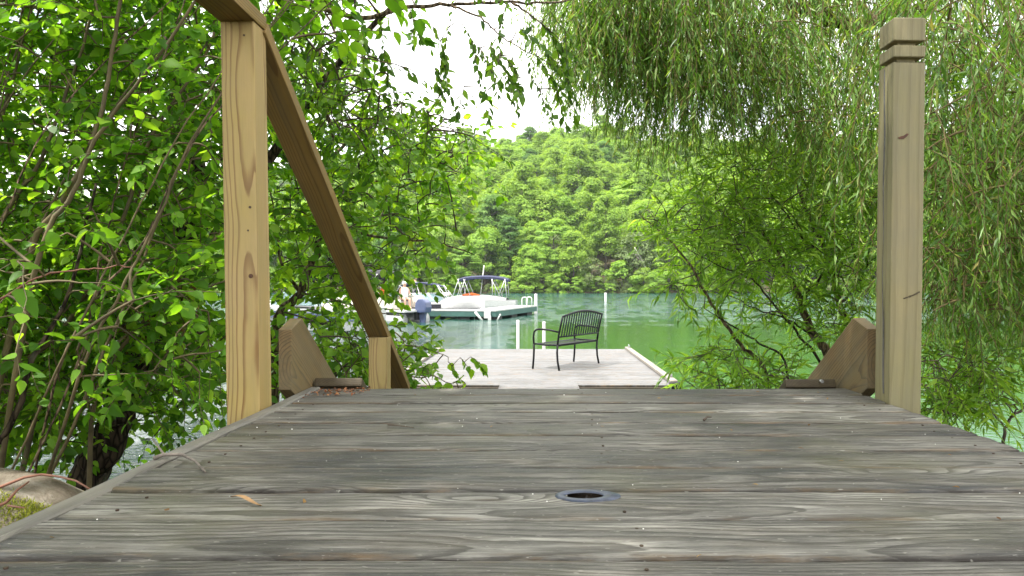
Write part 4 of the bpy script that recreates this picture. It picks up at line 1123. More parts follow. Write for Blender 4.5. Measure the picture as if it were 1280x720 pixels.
# --- runabout with dark stripe in front, left
def boat_B():
    l = Loc((-5.55, 39.65), R(-3))
    b = empty('runabout', (-5.55, 39.65, WATER), 'white runabout with a black side stripe and curved windscreen, left of the navy sunshade', 'boat')
    L = 5.2
    h, rail = hull_mesh(L, 2.1, 0.86, 0.02, full=2.6)
    l.build(h, 'hull', M['gel_white'], b)
    l.build(deck_mesh(rail, 0.15, 2.95, 0.16), 'fore_deck', M['gel_white'], b, smooth=True)
    for s_ in (-1, 1):
        l.build(stripe_mesh(rail, 0.28, 0.58, .12, .13, .47, .44, L, s_), 'side_stripe', M['gel_dark'], b)
        l.build(stripe_mesh(rail, 0.582, 0.96, .34, .36, .43, .41, L, s_), 'rub_rail', M['gel_dark'], b)
    m = MB(); m.box((-.45, -1.085, .56), (.62, .010, .03))
    for k, wd in enumerate((.05, .09, .05, .09, .05)): m.box((-.68 + .12 * k, -1.088, .58), (wd, .012, .09))
    l.build(m, 'registration_lettering', M['gel_white'], b)['kind'] = 'stuff'
    # windscreen: three raked panes with frames
    cor = [(-.75, -1.0), (.05, -.92), (.55, -.45), (.55, .45), (.05, .92), (-.75, 1.0)]
    gl = NT('boat_glass'); M['glass'] = gl.done(gl.bsdf((0.45, 0.62, 0.66), 0.06, Transmission_Weight=0.55, IOR=1.3))
    zb = .88; m = MB(); fr_ = MB()
    for (a, c) in zip(cor[:-1], cor[1:]):
        ta = (a[0] - .38, a[1] * .86); tc_ = (c[0] - .38, c[1] * .86); zt = 1.32
        vs = [(a[0], a[1], zb), (c[0], c[1], zb), (tc_[0], tc_[1], zt), (ta[0], ta[1], zt)]
        nrm_ = np.cross(np.subtract(vs[1], vs[0]), np.subtract(vs[3], vs[0])); nrm_ = nrm_ / np.linalg.norm(nrm_) * .006
        m.add([tuple(np.array(v) + nrm_) for v in vs] + [tuple(np.array(v) - nrm_) for v in vs], [(0, 1, 2, 3), (7, 6, 5, 4), (0, 4, 5, 1), (1, 5, 6, 2), (2, 6, 7, 3), (3, 7, 4, 0)])
        fr_.tube([vs[0], vs[3]], .022, 6); fr_.tube([vs[3], vs[2]], .022, 6)
    fr_.tube([(cor[-1][0], cor[-1][1], zb), (cor[-1][0] - .38, cor[-1][1] * .86, 1.32)], .022, 6)
    ws = l.build(m, 'windscreen', M['glass'], b); l.build(fr_, 'windscreen_frame', M['alu'], ws, smooth=True)
    for q_, z_ in (((-1.2, -.5, .92), (.45, .5, .35)), ((-1.2, .5, .92), (.45, .5, .35)), ((-2.2, 0, .88), (.5, 1.6, .3))):
        m = MB(); m.box(q_, z_); l.build(m, 'seat', M['seat_beige'], b, bevel=.06)
    m = MB(); m.box((-1.1, 0, .80), (3.2, 1.7, .04)); l.build(m, 'cockpit_floor', M['float_black'], b)
    bimini(l, b, -1.9, .25, .9, 1.74, .85, M['canvas_navy'], [(-.5, -1.85), (-.6, -.9), (.62, .2), (.95, .22)], arch=.06, thick=.07)
boat_B()

# --- pontoon boat, stern towards us, big blue-gray outboard
def boat_C():
    l = Loc((-7.9, 35.6), R(152))
    b = empty('pontoon_boat', (-7.9, 35.6, WATER), 'pontoon boat with black sunshade and blue-gray outboard, half hidden by leaves', 'boat')
    for y in (-.85, .85):
        m = MB(); m.tube([(-2.3, y, .12), (2.0, y, .12), (2.5, y, .28), (2.75, y, .45)], [.33, .33, .25, .05], 14); l.build(m, 'pontoon', M['alu'], b, smooth=True)
    m = MB(); m.box((0, 0, .55), (5.2, 2.3, .10)); l.build(m, 'deck_floor', M['gel_white'], b, bevel=.02)
    for q_, z_ in (((.2, -1.1, .92), (4.2, .035, .50)), ((.2, 1.1, .92), (4.2, .035, .50)), ((2.34, 0, .92), (.035, 2.1, .50))):
        m = MB(); m.box(q_, z_); l.build(m, 'side_panel', M['seat_beige'], b, bevel=.01)
    m = MB()
    for y in (-1.1, 1.1):
        m.tube([(-1.9, y, 1.22), (2.3, y, 1.22)], .025, 6)
        for x in (-1.9, -.8, .3, 1.4, 2.3): m.tube([(x, y, .6), (x, y, 1.22)], .022, 6)
    m.tube([(2.3, -1.1, 1.22), (2.3, 1.1, 1.22)], .025, 6); l.build(m, 'fence_rail', M['alu'], b, smooth=True)
    for q_, z_ in (((-1.2, .65, .85), (1.2, .6, .45)), ((1.4, -.6, .85), (1.4, .6, .45))):
        m = MB(); m.box(q_, z_); l.build(m, 'bench_seat', M['seat_beige'], b, bevel=.06)
    m = MB(); m.box((.2, -.55, 1.0), (.5, .5, .8)); l.build(m, 'helm_console', M['gel_white'], b, bevel=.06)
    bimini(l, b, -1.0, 1.4, 1.1, 2.28, 1.2, M['canvas_black'], [(-.2, -.95), (.2, 1.35), (.2, .25)], arch=.14, thick=.09)
    outboard(l, b, -2.75, 0, .34, 1.30)
boat_C()

# --- another boat farther left, seen only through the leaves
def boat_D():
    l = Loc((-9.6, 29.5), R(171))
    b = empty('cuddy_boat', (-9.6, 29.5, WATER), 'white boat with a broad dark hull band, seen through leaves left of the handrail', 'boat')
    L = 6.4
    h, rail = hull_mesh(L, 2.3, 0.85, 0.20); l.build(h, 'hull', M['gel_white'], b)
    l.build(deck_mesh(rail, -.1, 3.2, .22), 'fore_deck', M['gel_white'], b, smooth=True)
    for s_ in (-1, 1): l.build(stripe_mesh(rail, 0.02, 0.9, .14, .14, .46, .36, L, s_), 'side_stripe', M['outboard'], b)
    m = MB(); m.prism([(-1.0, .95), (.9, 1.0), (.35, 1.50), (-.55, 1.55)], 1, -.8, .8); l.build(m, 'cabin_screen', M['glass'], b, bevel=.03)
    m = MB(); m.box((-1.9, 0, .9), (1.2, 1.7, .30)); l.build(m, 'seats', M['seat_beige'], b, bevel=.06)
boat_D()

# ---- people
def person(loc, face, pose, cloth, vest, hat, label, seated=False):
    root = empty('person', loc, label, 'person')
    base = np.array(loc, float); c, s = math.cos(face), math.sin(face)
    def W(p): return Vector((base[0] + p[0] * c - p[1] * s, base[1] + p[0] * s + p[1] * c, base[2] + p[2]))
    # local: x forward, y left, z up ; joints with radii
    z0 = -0.42 if seated else 0.0
    J = {'pelvis': ((0, 0, .95 + z0), .135), 'chest': ((.01, 0, 1.28 + z0), .145), 'shol': ((0, 0, 1.43 + z0), .10), 'neck': ((.01, 0, 1.50 + z0), .058), 'headb': ((.02, 0, 1.60 + z0), .088), 'headt': ((.02, 0, 1.70 + z0), .085)}
    E = [('pelvis', 'chest'), ('chest', 'shol'), ('shol', 'neck'), ('neck', 'headb'), ('headb', 'headt')]
    for sgn, nm in ((1, 'l'), (-1, 'r')):
        J['hip' + nm] = ((0, sgn * .10, .90 + z0), .095)
        if seated: J['kn' + nm] = ((.42, sgn * .12, .50), .065); J['an' + nm] = ((.44, sgn * .12, .09), .045); J['to' + nm] = ((.60, sgn * .13, .05), .038)
        else: J['kn' + nm] = ((.03, sgn * .11, .50), .065); J['an' + nm] = ((.0, sgn * .11, .08), .045); J['to' + nm] = ((.17, sgn * .12, .04), .038)
        J['sh' + nm] = ((0, sgn * .19, 1.40 + z0), .062)
        el, ha = pose[0 if nm == 'l' else 1]
        J['el' + nm] = ((el[0], sgn * el[1], el[2] + z0), .045); J['wr' + nm] = ((ha[0], sgn * ha[1], ha[2] + z0), .033)
        h = np.array(ha) + norm(np.array(ha) - np.array(el)) * .09; J['ha' + nm] = ((h[0], sgn * h[1], h[2] + z0), .036)
        E += [('pelvis', 'hip' + nm), ('hip' + nm, 'kn' + nm), ('kn' + nm, 'an' + nm), ('an' + nm, 'to' + nm), ('shol', 'sh' + nm), ('sh' + nm, 'el' + nm), ('el' + nm, 'wr' + nm), ('wr' + nm, 'ha' + nm)]
    ks = list(J); me = bpy.data.meshes.new('body')
    me.from_pydata([W(J[k][0]) for k in ks], [(ks.index(a), ks.index(b)) for a, b in E], [])
    o = link_mesh('body', me, M['skin'], root)
    sm = o.modifiers.new('skin', 'SKIN'); ss = o.modifiers.new('sub', 'SUBSURF'); ss.levels = 1; ss.render_levels = 2
    for i, k in enumerate(ks):
        me.skin_vertices[0].data[i].radius = (J[k][1], J[k][1]); me.skin_vertices[0].data[i].use_root = (k == 'pelvis')
    def lathe(name, prof, mat, sx=1.0, sy=1.0, off=(0, 0)):
        n = 14; vs = []; fs = []
        for z, r in prof:
            for k in range(n): a = 2 * math.pi * k / n; vs.append(W((off[0] + r * sx * math.cos(a), off[1] + r * sy * math.sin(a), z + z0)))
        for i in range(len(prof) - 1):
            for k in range(n): fs.append((i * n + k, i * n + (k + 1) % n, i * n + n + (k + 1) % n, i * n + n + k))
        fs.append(tuple(range(n - 1, -1, -1))); fs.append(tuple(range(len(prof) * n - n, len(prof) * n)))
        return MB().add(vs, fs).build(name, M[mat], root, smooth=True)
    lathe('shirt', [(.86, .165), (1.0, .158), (1.2, .17), (1.36, .175), (1.44, .13), (1.48, .07)], cloth, .86, 1.20)
    if vest: lathe('life_vest', [(.98, .19), (1.1, .205), (1.3, .205), (1.41, .17)], vest, .95, 1.12)
    lathe('shorts', [(.80, .17), (.92, .172), (.985, .160)], 'shorts', .9, 1.12)
    lathe('hair', [(1.585, .095), (1.66, .102), (1.73, .092), (1.77, .05)], hat, 1.05, .92, (-.012, 0))
    if hat != 'hair':
        m = MB(); m.add([W((.08, -.07, 1.70 + z0)), W((.19, -.05, 1.685 + z0)), W((.19, .05, 1.685 + z0)), W((.08, .07, 1.70 + z0)), W((.08, -.07, 1.712 + z0)), W((.19, -.05, 1.695 + z0)), W((.19, .05, 1.695 + z0)), W((.08, .07, 1.712 + z0))],
                        [(3, 2, 1, 0), (4, 5, 6, 7), (0, 1, 5, 4), (1, 2, 6, 5), (2, 3, 7, 6), (3, 0, 4, 7)]); m.build('cap_brim', M[hat], root)
    return root
hang = ((.03, .24, 1.15), (.10, .24, .93)); bent = ((.05, .26, 1.14), (.30, .18, 1.10))
person((-6.55, 35.55, WATER + .60), R(-60), (bent, hang), 'shirt_white', None, 'shirt_white', 'person in white shirt and white cap sitting under the black sunshade', True)
person((-7.45, 35.25, WATER + .60), R(-110), (hang, bent), 'orange', 'orange', 'hair', 'person in an orange life vest sitting in the pontoon boat behind leaves', True)
person((-6.75, 39.75, WATER + .50), R(-20), (bent, bent), 'shirt_white', None, 'hair', 'bareheaded person in a white shirt standing aboard the striped runabout', False)
# ================================================================= the far shore
def far_crown(seed, hgt, rad, nclump, nq, layered=0.5, csize=(1.1, 2.1), qs=(.22, .46), zlow=0.25, conic=0.0):
    r = np.random.default_rng(seed); P = []; N = []
    for c in range(nclump):
        th = r.random() * 6.283; u = r.random() ** 0.6
        zc = zlow + (0.97 - zlow) * (c + r.random()) / nclump
        zz = (zc - zlow) / (1 - zlow)
        prof = math.sin(math.pi * min(1, 0.18 + 0.82 * zz) ** 0.85) ** 0.6 * (1 - conic * zz)
        rr_ = rad * prof * (0.45 + 0.60 * u); cs = r.uniform(*csize)
        cc = np.array([rr_ * math.cos(th), rr_ * math.sin(th), zc * hgt]); fl = 1 - layered * r.uniform(.5, 1)
        v = norm(r.normal(0, 1, (nq, 3))); v[:, 2] = np.where(r.random(nq) < .72, np.abs(v[:, 2]), v[:, 2])
        rad_ = r.uniform(.55, 1.05, (nq, 1))
        p = cc + v * rad_ * cs * np.array([1, 1, fl]) * 1.0
        out = norm(np.array([math.cos(th), math.sin(th), 0.2]))
        p[:, 2] -= 0.12 * np.linalg.norm(p[:, :2], axis=1) * r.uniform(0, 1)
        n_ = norm(v * 0.9 + np.array([0, 0, 0.7]) + out * .35 + r.normal(0, .26, (nq, 3)))
        P.append(p); N.append(n_)
    P = np.concatenate(P); N = np.concatenate(N); A = norm(np.cross(N, r.normal(0, 1, P.shape)))
    return P, A, N, r.uniform(qs[0], qs[1], len(P)), r.random(len(P))
CLUMP = (np.array([(0, -.5, 0), (-.42, -.1, .06), (-.30, .42, -.02), (.05, .60, -.06), (.40, .30, .0), (.36, -.28, .05)], float), np.array([(0, 1, 2, 3), (0, 3, 4, 5)]))

KIND = {
    'round':  dict(mat='far_lime', hgt=13, rad=4.6, nclump=56, nq=230, layered=.25, zlow=.22),
    'layer':  dict(mat='far_lime', hgt=14, rad=5.0, nclump=48, nq=240, layered=.85, zlow=.15, csize=(1.3, 2.3)),
    'dense':  dict(mat='far_mid', hgt=15, rad=4.7, nclump=60, nq=220, layered=.25, zlow=.2),
    'dark':   dict(mat='far_dark', hgt=16, rad=4.3, nclump=58, nq=220, layered=.6, zlow=.12, conic=.35),
    'tall':   dict(mat='far_mid', hgt=19, rad=3.9, nclump=60, nq=220, layered=.3, zlow=.25),
    'olive':  dict(mat='far_olive', hgt=10, rad=4.2, nclump=40, nq=105, layered=.5, zlow=.06),
    'bush':   dict(mat='far_lime', hgt=5.0, rad=3.0, nclump=26, nq=100, layered=.5, zlow=.02, csize=(.7, 1.3), qs=(.2, .45)),
}
proto = {}
def far_tree(kind, px, d, s, label, name='broadleaf_tree', lean=0.0):
    x = (px - VX) / F * d; z = float(height(x, d)) - 0.1
    e = empty(name, (x, d, z), label, 'shrub' if 'shrub' in name else 'tree', 'shoreline shrubs' if 'shrub' in name else 'trees standing along the far shore')
    if kind not in proto:
        k = dict(KIND[kind]); mat = k.pop('mat')
        P, A, N, S, C = far_crown(len(proto) + 31, **k)
        cr = leaves_mesh('crown', CLUMP, P, A, N, S, C, M[mat], None)
        H = k['hgt']; rr = np.random.default_rng(len(proto)); m = MB()
        tp = [np.array([0, 0, -.6]), np.array([.1, 0, H * .25]), np.array([-.1, .1, H * .5]), np.array([.1, 0, H * .8])]
        if H > 8:
            m.tube(tp, [.26, .20, .15, .06], 8)
            for i in range(9):
                t0 = tp[1] + (tp[3] - tp[1]) * rr.uniform(0, .9); th = rr.random() * 6.28
                q = t0 + np.array([math.cos(th), math.sin(th), .45]) * k['rad'] * rr.uniform(.5, .8)
                m.tube([t0, (t0 + q) / 2 + np.array([0, 0, .3]), q], [.09, .06, .02], 5)
        else:
            for i in range(7):
                th = rr.random() * 6.28; q = np.array([math.cos(th), math.sin(th), 1.1]) * k['rad'] * rr.uniform(.5, .8)
                m.tube([np.array([0, 0, -.3]), q * .5 + np.array([0, 0, .2]), q], [.07, .05, .02], 5)
        tk = m.build('trunk' if H > 8 else 'stems', M['bark_far'], None, smooth=True)
        proto[kind] = (cr, tk)
    else:
        cr, tk = [o.copy() for o in proto[kind]]
        COL.objects.link(cr); COL.objects.link(tk)
    e.scale = (s, s, s); e.rotation_euler = (0, lean, random.random() * 6.28)
    cr.parent = e; tk.parent = e
    return e

LT = [
 ('dense', 548, 143, .80, 'mid green tree on the far shore right above the folded navy canopy of the runabout'),
 ('layer', 578, 142, .62, 'bright layered tree on the far shore rising behind the arched navy sunshade, left half'),
 ('round', 606, 145, .85, 'tall lime tree on the far shore just right of the arched navy sunshade light mast'),
 ('dark', 637, 147, .80, 'dark narrow tree on the far shore behind the white pile of the teal pier'),
 ('round', 664, 142, .66, 'rounded lime tree on the far shore above the slim pipes of the plank dock'),
 ('layer', 692, 146, .88, 'wide lime tree in flat layers on the far shore above the bench armrest'),
 ('dense', 717, 143, .72, 'mid green tree on the far shore right above the top of the bench back'),
 ('olive', 740, 141.5, .62, 'low olive drooping tree touching the water left of the lone white marker post'),
 ('tall', 757, 149, .85, 'tall mid green tree on the far shore straight behind the lone white marker post'),
 ('bush', 778, 141.5, 1.15, 'pale shrub hanging over the far waterline just right of the lone white marker post'),
 ('olive', 797, 145, .98, 'thin grayish olive tree beside the bare leaning trunk on the far shore'),
 ('layer', 836, 143, .80, 'bright layered tree right of the bare leaning trunk, in front of the shrub willow'),
 ('dark', 868, 147, .85, 'dark tree on the far shore half hidden by the shrub willow'),
 ('dense', 520, 143, .75, 'mid green tree on the far shore behind the black sunshade of the pontoon boat'),
]
for kd, px, d, s, lb in LT: far_tree(kd, px, d, s, lb, 'shoreline_shrub' if kd == 'bush' else 'broadleaf_tree')
for px, s, lb in ((560, .75, 'small pale shrub at the far waterline left of the arched navy sunshade poles'),
                  (630, .70, 'low pale shrub at the far waterline between the navy sunshade and the white pile'),
                  (655, .85, 'pale rounded shrub at the far waterline just left of the slim dock pipes'),
                  (700, .75, 'low shrub at the far waterline above the left end of the bench back'),
                  (815, .80, 'low bright shrub at the foot of the bare leaning trunk')):
    far_tree('bush', px, 140.6, s, lb, 'shoreline_shrub')
# the bare leaning trunk
p0 = at(812, 345, 141.0); p1 = at(793, 309, 143.0)
m = MB(); m.tube([p0 + [0, 0, -1.4], p0, (p0 + p1) / 2 + [0.1, 0, .1], p1], [.22, .20, .15, .08], 8)
for u, dx, dz in ((.5, -1.2, .9), (.7, -.9, .3), (.8, .6, .8)):
    q = p0 + (p1 - p0) * u; m.tube([q, q + [dx * .6, 0, dz * .8], q + [dx, .2, dz * 1.4]], [.07, .05, .02], 5)
tag(m.build('dead_tree', plain('bleached_trunk', (0.45, 0.42, 0.38), .85, var=.2, scale=1.5), None, smooth=True), 'bare bleached trunk leaning left among the trees on the far shore', 'dead tree')

# the wood on the hillside: instances of the shoreline trees, one mass
def forest(name, label, pts):
    n = len(pts); me = bpy.data.meshes.new(name); me.from_pydata([p[:3] for p in pts], [], [])
    for an, typ, vals in (('idx', 'INT', [p[3] for p in pts]), ('scl', 'FLOAT', [p[4] for p in pts]), ('rz', 'FLOAT', [p[5] for p in pts])):
        a = me.attributes.new(an, typ, 'POINT'); a.data.foreach_set('value', np.array(vals, dtype=np.int32 if typ == 'INT' else np.float32))
    o = link_mesh(name, me); tag(o, label, 'wood', kind='stuff')
    ng = bpy.data.node_groups.new(name + '_nodes', 'GeometryNodeTree')
    ng.interface.new_socket('Geometry', in_out='INPUT', socket_type='NodeSocketGeometry'); ng.interface.new_socket('Geometry', in_out='OUTPUT', socket_type='NodeSocketGeometry')
    N_ = ng.nodes; Lk = ng.links
    gi = N_.new('NodeGroupInput'); go_ = N_.new('NodeGroupOutput')
    ip = N_.new('GeometryNodeInstanceOnPoints'); jn = N_.new('GeometryNodeJoinGeometry')
    order = ['round', 'layer', 'dense', 'dark', 'tall', 'olive']
    for k in reversed(order):
        oi = N_.new('GeometryNodeObjectInfo'); oi.inputs['Object'].default_value = proto[k][0]; oi.inputs['As Instance'].default_value = True; oi.transform_space = 'ORIGINAL'
        Lk.new(oi.outputs['Geometry'], jn.inputs[0])
    def attr(nm, typ):
        a = N_.new('GeometryNodeInputNamedAttribute'); a.data_type = typ; a.inputs['Name'].default_value = nm; return a.outputs['Attribute']
    cb = N_.new('ShaderNodeCombineXYZ'); Lk.new(attr('rz', 'FLOAT'), cb.inputs[2])
    Lk.new(gi.outputs[0], ip.inputs['Points']); Lk.new(jn.outputs[0], ip.inputs['Instance']); ip.inputs['Pick Instance'].default_value = True
    Lk.new(attr('idx', 'INT'), ip.inputs['Instance Index']); Lk.new(cb.outputs[0], ip.inputs['Rotation']); Lk.new(attr('scl', 'FLOAT'), ip.inputs['Scale'])
    ip2 = N_.new('GeometryNodeInstanceOnPoints'); jn2 = N_.new('GeometryNodeJoinGeometry'); jo = N_.new('GeometryNodeJoinGeometry')
    for k in reversed(order):
        oi = N_.new('GeometryNodeObjectInfo'); oi.inputs['Object'].default_value = proto[k][1]; oi.inputs['As Instance'].default_value = True; oi.transform_space = 'ORIGINAL'
        Lk.new(oi.outputs['Geometry'], jn2.inputs[0])
    Lk.new(gi.outputs[0], ip2.inputs['Points']); Lk.new(jn2.outputs[0], ip2.inputs['Instance']); ip2.inputs['Pick Instance'].default_value = True
    Lk.new(attr('idx', 'INT'), ip2.inputs['Instance Index']); Lk.new(cb.outputs[0], ip2.inputs['Rotation']); Lk.new(attr('scl', 'FLOAT'), ip2.inputs['Scale'])
    Lk.new(ip.outputs[0], jo.inputs[0]); Lk.new(ip2.outputs[0], jo.inputs[0])
    Lk.new(jo.outputs[0], go_.inputs[0])
    md = o.modifiers.new('trees', 'NODES'); md.node_group = ng
    return o
fr3 = np.random.default_rng(99); pts = []
y = 146.0
while y < 330:
    sp_ = 5.6 + (y - 146) * 0.008
    for x in np.arange(-1.05 * y, 1.30 * y, sp_):
        xx = x + fr3.uniform(-.45, .45) * sp_; yy = y + fr3.uniform(-.45, .45) * sp_
        px = VX + xx / yy * F
        if yy < 151 and 540 < px < 880: continue
        k = int(fr3.choice(6, p=[.36, .09, .31, .06, .12, .06]))
        pts.append((xx, yy, float(height(xx, yy)) - .3, k, fr3.uniform(.62, 1.12), fr3.random() * 6.28))
    y += sp_ * 0.95
for x in np.arange(-160, 190, 2.6):
    yy = 140.6 + fr3.uniform(-.5, 1.2); px = VX + x / yy * F
    pts.append((x + fr3.uniform(-1, 1), yy, float(height(x, yy)) - 1.3, int(fr3.choice([0, 1, 2, 5])), fr3.uniform(.22, .40), fr3.random() * 6.28))
forest('hillside_wood', 'dense green broadleaf wood covering the whole slope across the lake', pts)
pts = []
y = 425.0
while y < 640:
    for x in np.arange(-1.0 * y, 1.2 * y, 10.5):
        xx = x + fr3.uniform(-4, 4); yy = y + fr3.uniform(-4, 4)
        pts.append((xx, yy, float(height(xx, yy)) - .5, int(fr3.choice(5)), fr3.uniform(1.0, 1.5), fr3.random() * 6.28))
    y += 10.5
forest('distant_wood', 'bluish wooded ridge in the distance beyond the left end of the near hill', pts)

# ================================================================= trees and shrubs round the deck
def stem(pl, root, name, mat, pts, r0, r1, wob=0.0025, k=6, n=9):
    q = pl.smooth(pts, k, wob); m = MB()
    L = len(q); m.tube(q, [r0 + (r1 - r0) * (i / (L - 1)) ** 0.8 for i in range(L)], n)
    pl.stem_nodes(q); return m.build(name, M[mat], root, smooth=True)
def ground_pt(x, y, dz=-0.12): return np.array([x, y, float(height(x, y)) + dz])

# --- multi-stemmed shrub at left, stems slanting up to the right
sh = empty('hazel_shrub', tuple(ground_pt(-2.55, 3.0, 0)), 'leafy shrub at left with many slender olive stems slanting up to the right', 'shrub')
pl = Plant(BROAD, 1)
g0 = ground_pt(-2.75, 3.0); g1 = ground_pt(-2.45, 3.1); g2 = ground_pt(-3.2, 3.2)
def A(*a): return [at(*p) for p in a]
stem(pl, sh, 'stem', 'bark_stem', [g1] + A((30, 345, 3.05), (80, 250, 3.0), (110, 190, 2.98), (132, 115, 3.0), (150, 0, 3.0), (175, -150, 2.95), (230, -330, 2.8)), .015, .005)
stem(pl, sh, 'stem', 'bark_stem', [g1 + [.1, 0, 0]] + A((42, 345, 2.9), (92, 240, 2.9), (125, 165, 2.9), (178, 98, 2.85), (245, 0, 2.8), (330, -140, 2.7)), .0125, .0045)
stem(pl, sh, 'stem', 'bark_stem', [g2] + A((0, 280, 3.2), (42, 215, 3.2), (85, 110, 3.2), (120, 0, 3.2), (160, -160, 3.2)), .012, .0045)
stem(pl, sh, 'stem', 'bark_stem', [g0 + [-.1, .2, 0]] + A((-20, 500, 3.3), (58, 431, 3.3), (107, 369, 3.25), (151, 280, 3.2), (190, 170, 3.2), (260, 60, 3.2), (300, -60, 3.2)), .015, .0045)
stem(pl, sh, 'stem', 'bark_stem', [g1 + [.35, .3, 0]] + A((120, 493, 3.4), (191, 387, 3.4), (235, 335, 3.4), (271, 298, 3.4), (330, 240, 3.5)), .013, .004)
stem(pl, sh, 'stem', 'bark_stem', [g2 + [.2, .3, 0]] + A((-60, 420, 3.5), (-20, 250, 3.5), (10, 120, 3.5), (60, -60, 3.5)), .013, .0045)
stem(pl, sh, 'stem', 'bark_stem', [g0 + [.2, .5, 0]] + A((60, 470, 3.7), (130, 330, 3.7), (170, 250, 3.7), (215, 150, 3.8), (240, 90, 3.8)), .014, .004)
stem(pl, sh, 'stem', 'bark_dark', [g0 + [-.3, .1, 0]] + A((-10, 560, 3.0), (40, 450, 3.0), (85, 370, 3.0), (120, 230, 2.9)), .018, .005)
stem(pl, sh, 'stem', 'twig_red', [g1 + [-.2, -.3, .3]] + A((-60, 405, 2.5), (0, 374, 2.5), (55, 345, 2.5), (110, 337, 2.55), (165, 334, 2.6)), .006, .002, .003)
er = np.random.default_rng(77)
for i in range(11):
    x0 = er.uniform(-120, 150); d_ = er.uniform(2.75, 3.25); sl = er.uniform(.15, .55); x1 = x0 + sl * 330; x2 = x1 + sl * 330 * er.uniform(.8, 1.4)
    gq = ground_pt(-2.9 + (x0 + 120) * .0032 - .1, 3.05 + er.uniform(-.2, .3))
    stem(pl, sh, 'stem', 'bark_stem' if i % 3 else 'bark_mid', [gq] + A((x0, er.uniform(430, 520), d_), ((x0 + x1) / 2 + er.normal(0, 8), 300, d_), (x1, 150, d_), (x2 if d_ > 2 else x2, -60, d_ + .1)), er.uniform(.005, .009), .0025, .003, 6, 7)
fill(pl, [(-260, -260), (290, -260), (290, 250), (268, 330), (-260, 420)], 2.95, 4.5, 1750, L=(.26, .5), nl=(13, 20), size=.050, droop=.5)
fill(pl, [(-200, 300), (265, 300), (265, 470), (120, 500), (-200, 560)], 2.9, 4.7, 700, L=(.26, .48), nl=(12, 18), size=.049, droop=.5)
fill(pl, [(-60, 250), (130, 280), (200, 420), (-60, 480)], 2.2, 2.8, 14, L=(.2, .35), nl=(5, 9), size=.052, droop=.4)
fill(pl, [(300, -200), (450, -200), (430, 50), (300, 20)], 2.9, 4.0, 60, L=(.3, .5), nl=(8, 13), size=.07, droop=.5)
pl.finish('foliage', 'x' and M['leaf_shade'], 'twigs', M['bark_stem'], sh)

# --- the old tree with the dark trunk
dt = empty('lakeside_tree', tuple(ground_pt(-2.75, 4.4, 0)), 'old tree with a thick dark leaning trunk rising behind the slender stems at left', 'tree')
pl = Plant(BROAD, 2)
stem(pl, dt, 'trunk', 'bark_dark', [ground_pt(-2.85, 4.3, -.3)] + A((110, 600, 4.35), (135, 555, 4.35), (160, 490, 4.4), (180, 450, 4.4), (207, 369, 4.5), (232, 300, 4.6), (245, 200, 4.8), (215, 40, 5.0), (230, -250, 5.2)), .115, .05, .010, 6, 12)
stem(pl, dt, 'limb', 'bark_dark', A((207, 369, 4.5), (290, 270, 4.5), (370, 150, 4.6), (440, 60, 4.7), (560, -60, 4.8)), .05, .012)
stem(pl, dt, 'limb', 'bark_dark', A((232, 300, 4.6), (150, 180, 4.6), (60, 60, 4.7), (-40, -120, 4.8)), .045, .012)
stem(pl, dt, 'limb', 'bark_mid', A((170, 470, 4.4), (240, 420, 4.6), (300, 395, 4.9), (352, 405, 5.2)), .025, .006)
stem(pl, dt, 'limb', 'bark_dark', A((180, 450, 4.4), (120, 400, 4.9), (40, 380, 5.3), (-60, 300, 5.6)), .03, .008)
fill(pl, [(-250, -300), (420, -300), (420, 60), (320, 300), (-250, 420)], 4.2, 6.2, 900, L=(.35, .7), nl=(12, 19), size=.064, droop=.5)
fill(pl, [(-150, 380), (280, 360), (290, 480), (200, 545), (60, 560), (-150, 560)], 4.0, 5.4, 260, L=(.3, .55), nl=(8, 14), size=.075, droop=.5)
# withered brown leaves hanging in the middle of it
pl.finish('crown', M['leaf_shade'], 'twigs', M['bark_dark'], dt)
pl2 = Plant(OVAL, 5); pl2.nodes = [at(205, 370, 4.3), at(235, 330, 4.2)]
for px, py in ((150, 345), (160, 365), (172, 350), (235, 315), (245, 335), (228, 345), (180, 380)):
    q, d = pl2.limb(at(px, py, 4.1), .006); pl2.spray(q, np.array([0, 0, -1.0]), .28, 16, .06, .3, drp=.9)
o = pl2.finish('withered_leaves', M['dead_leaf'], 'dead_twigs', M['twig_dark'], dt); o['label'] = 'withered brown leaves'
for q_ in dt.children:
    if q_.name.startswith('dead_twigs'): q_['kind'] = 'stuff'

# --- the tree that leans over the deck from the left, its branches cross the sky
bt = empty('overhanging_tree', tuple(ground_pt(-3.6, .6, 0)), 'tall tree leaning over the deck, its thin branches of small leaves crossing the white sky', 'tree')
pl = Plant(OVAL, 3)
stem(pl, bt, 'trunk', 'bark_mid', [ground_pt(-3.6, .6, -.3), np.array([-3.5, .7, 1.0]), np.array([-3.1, .9, 2.4]), np.array([-2.5, 1.0, 4.0]), np.array([-1.9, 1.0, 5.6]), np.array([-1.4, .9, 6.8])], .16, .05, .02, 6, 12)
stem(pl, bt, 'limb', 'bark_mid', [np.array([-3.1, .9, 2.4]), np.array([-2.6, 2.3, 2.35])] + A((300, -40, 3.8), (440, 20, 4.0), (500, 11, 4.0), (560, 6, 4.05), (640, 3, 4.1), (700, 2, 4.2), (800, -20, 4.4)), .022, .004, .004)
stem(pl, bt, 'limb', 'bark_mid', A((560, 6, 4.05), (600, 22, 4.0), (625, 45, 4.0), (655, 62, 4.0), (700, 86, 4.0)), .007, .002, .003)
stem(pl, bt, 'limb', 'bark_mid', A((400, 0, 3.95), (425, 50, 3.9), (450, 70, 3.9), (500, 82, 4.0), (525, 92, 4.0)), .007, .002, .003)
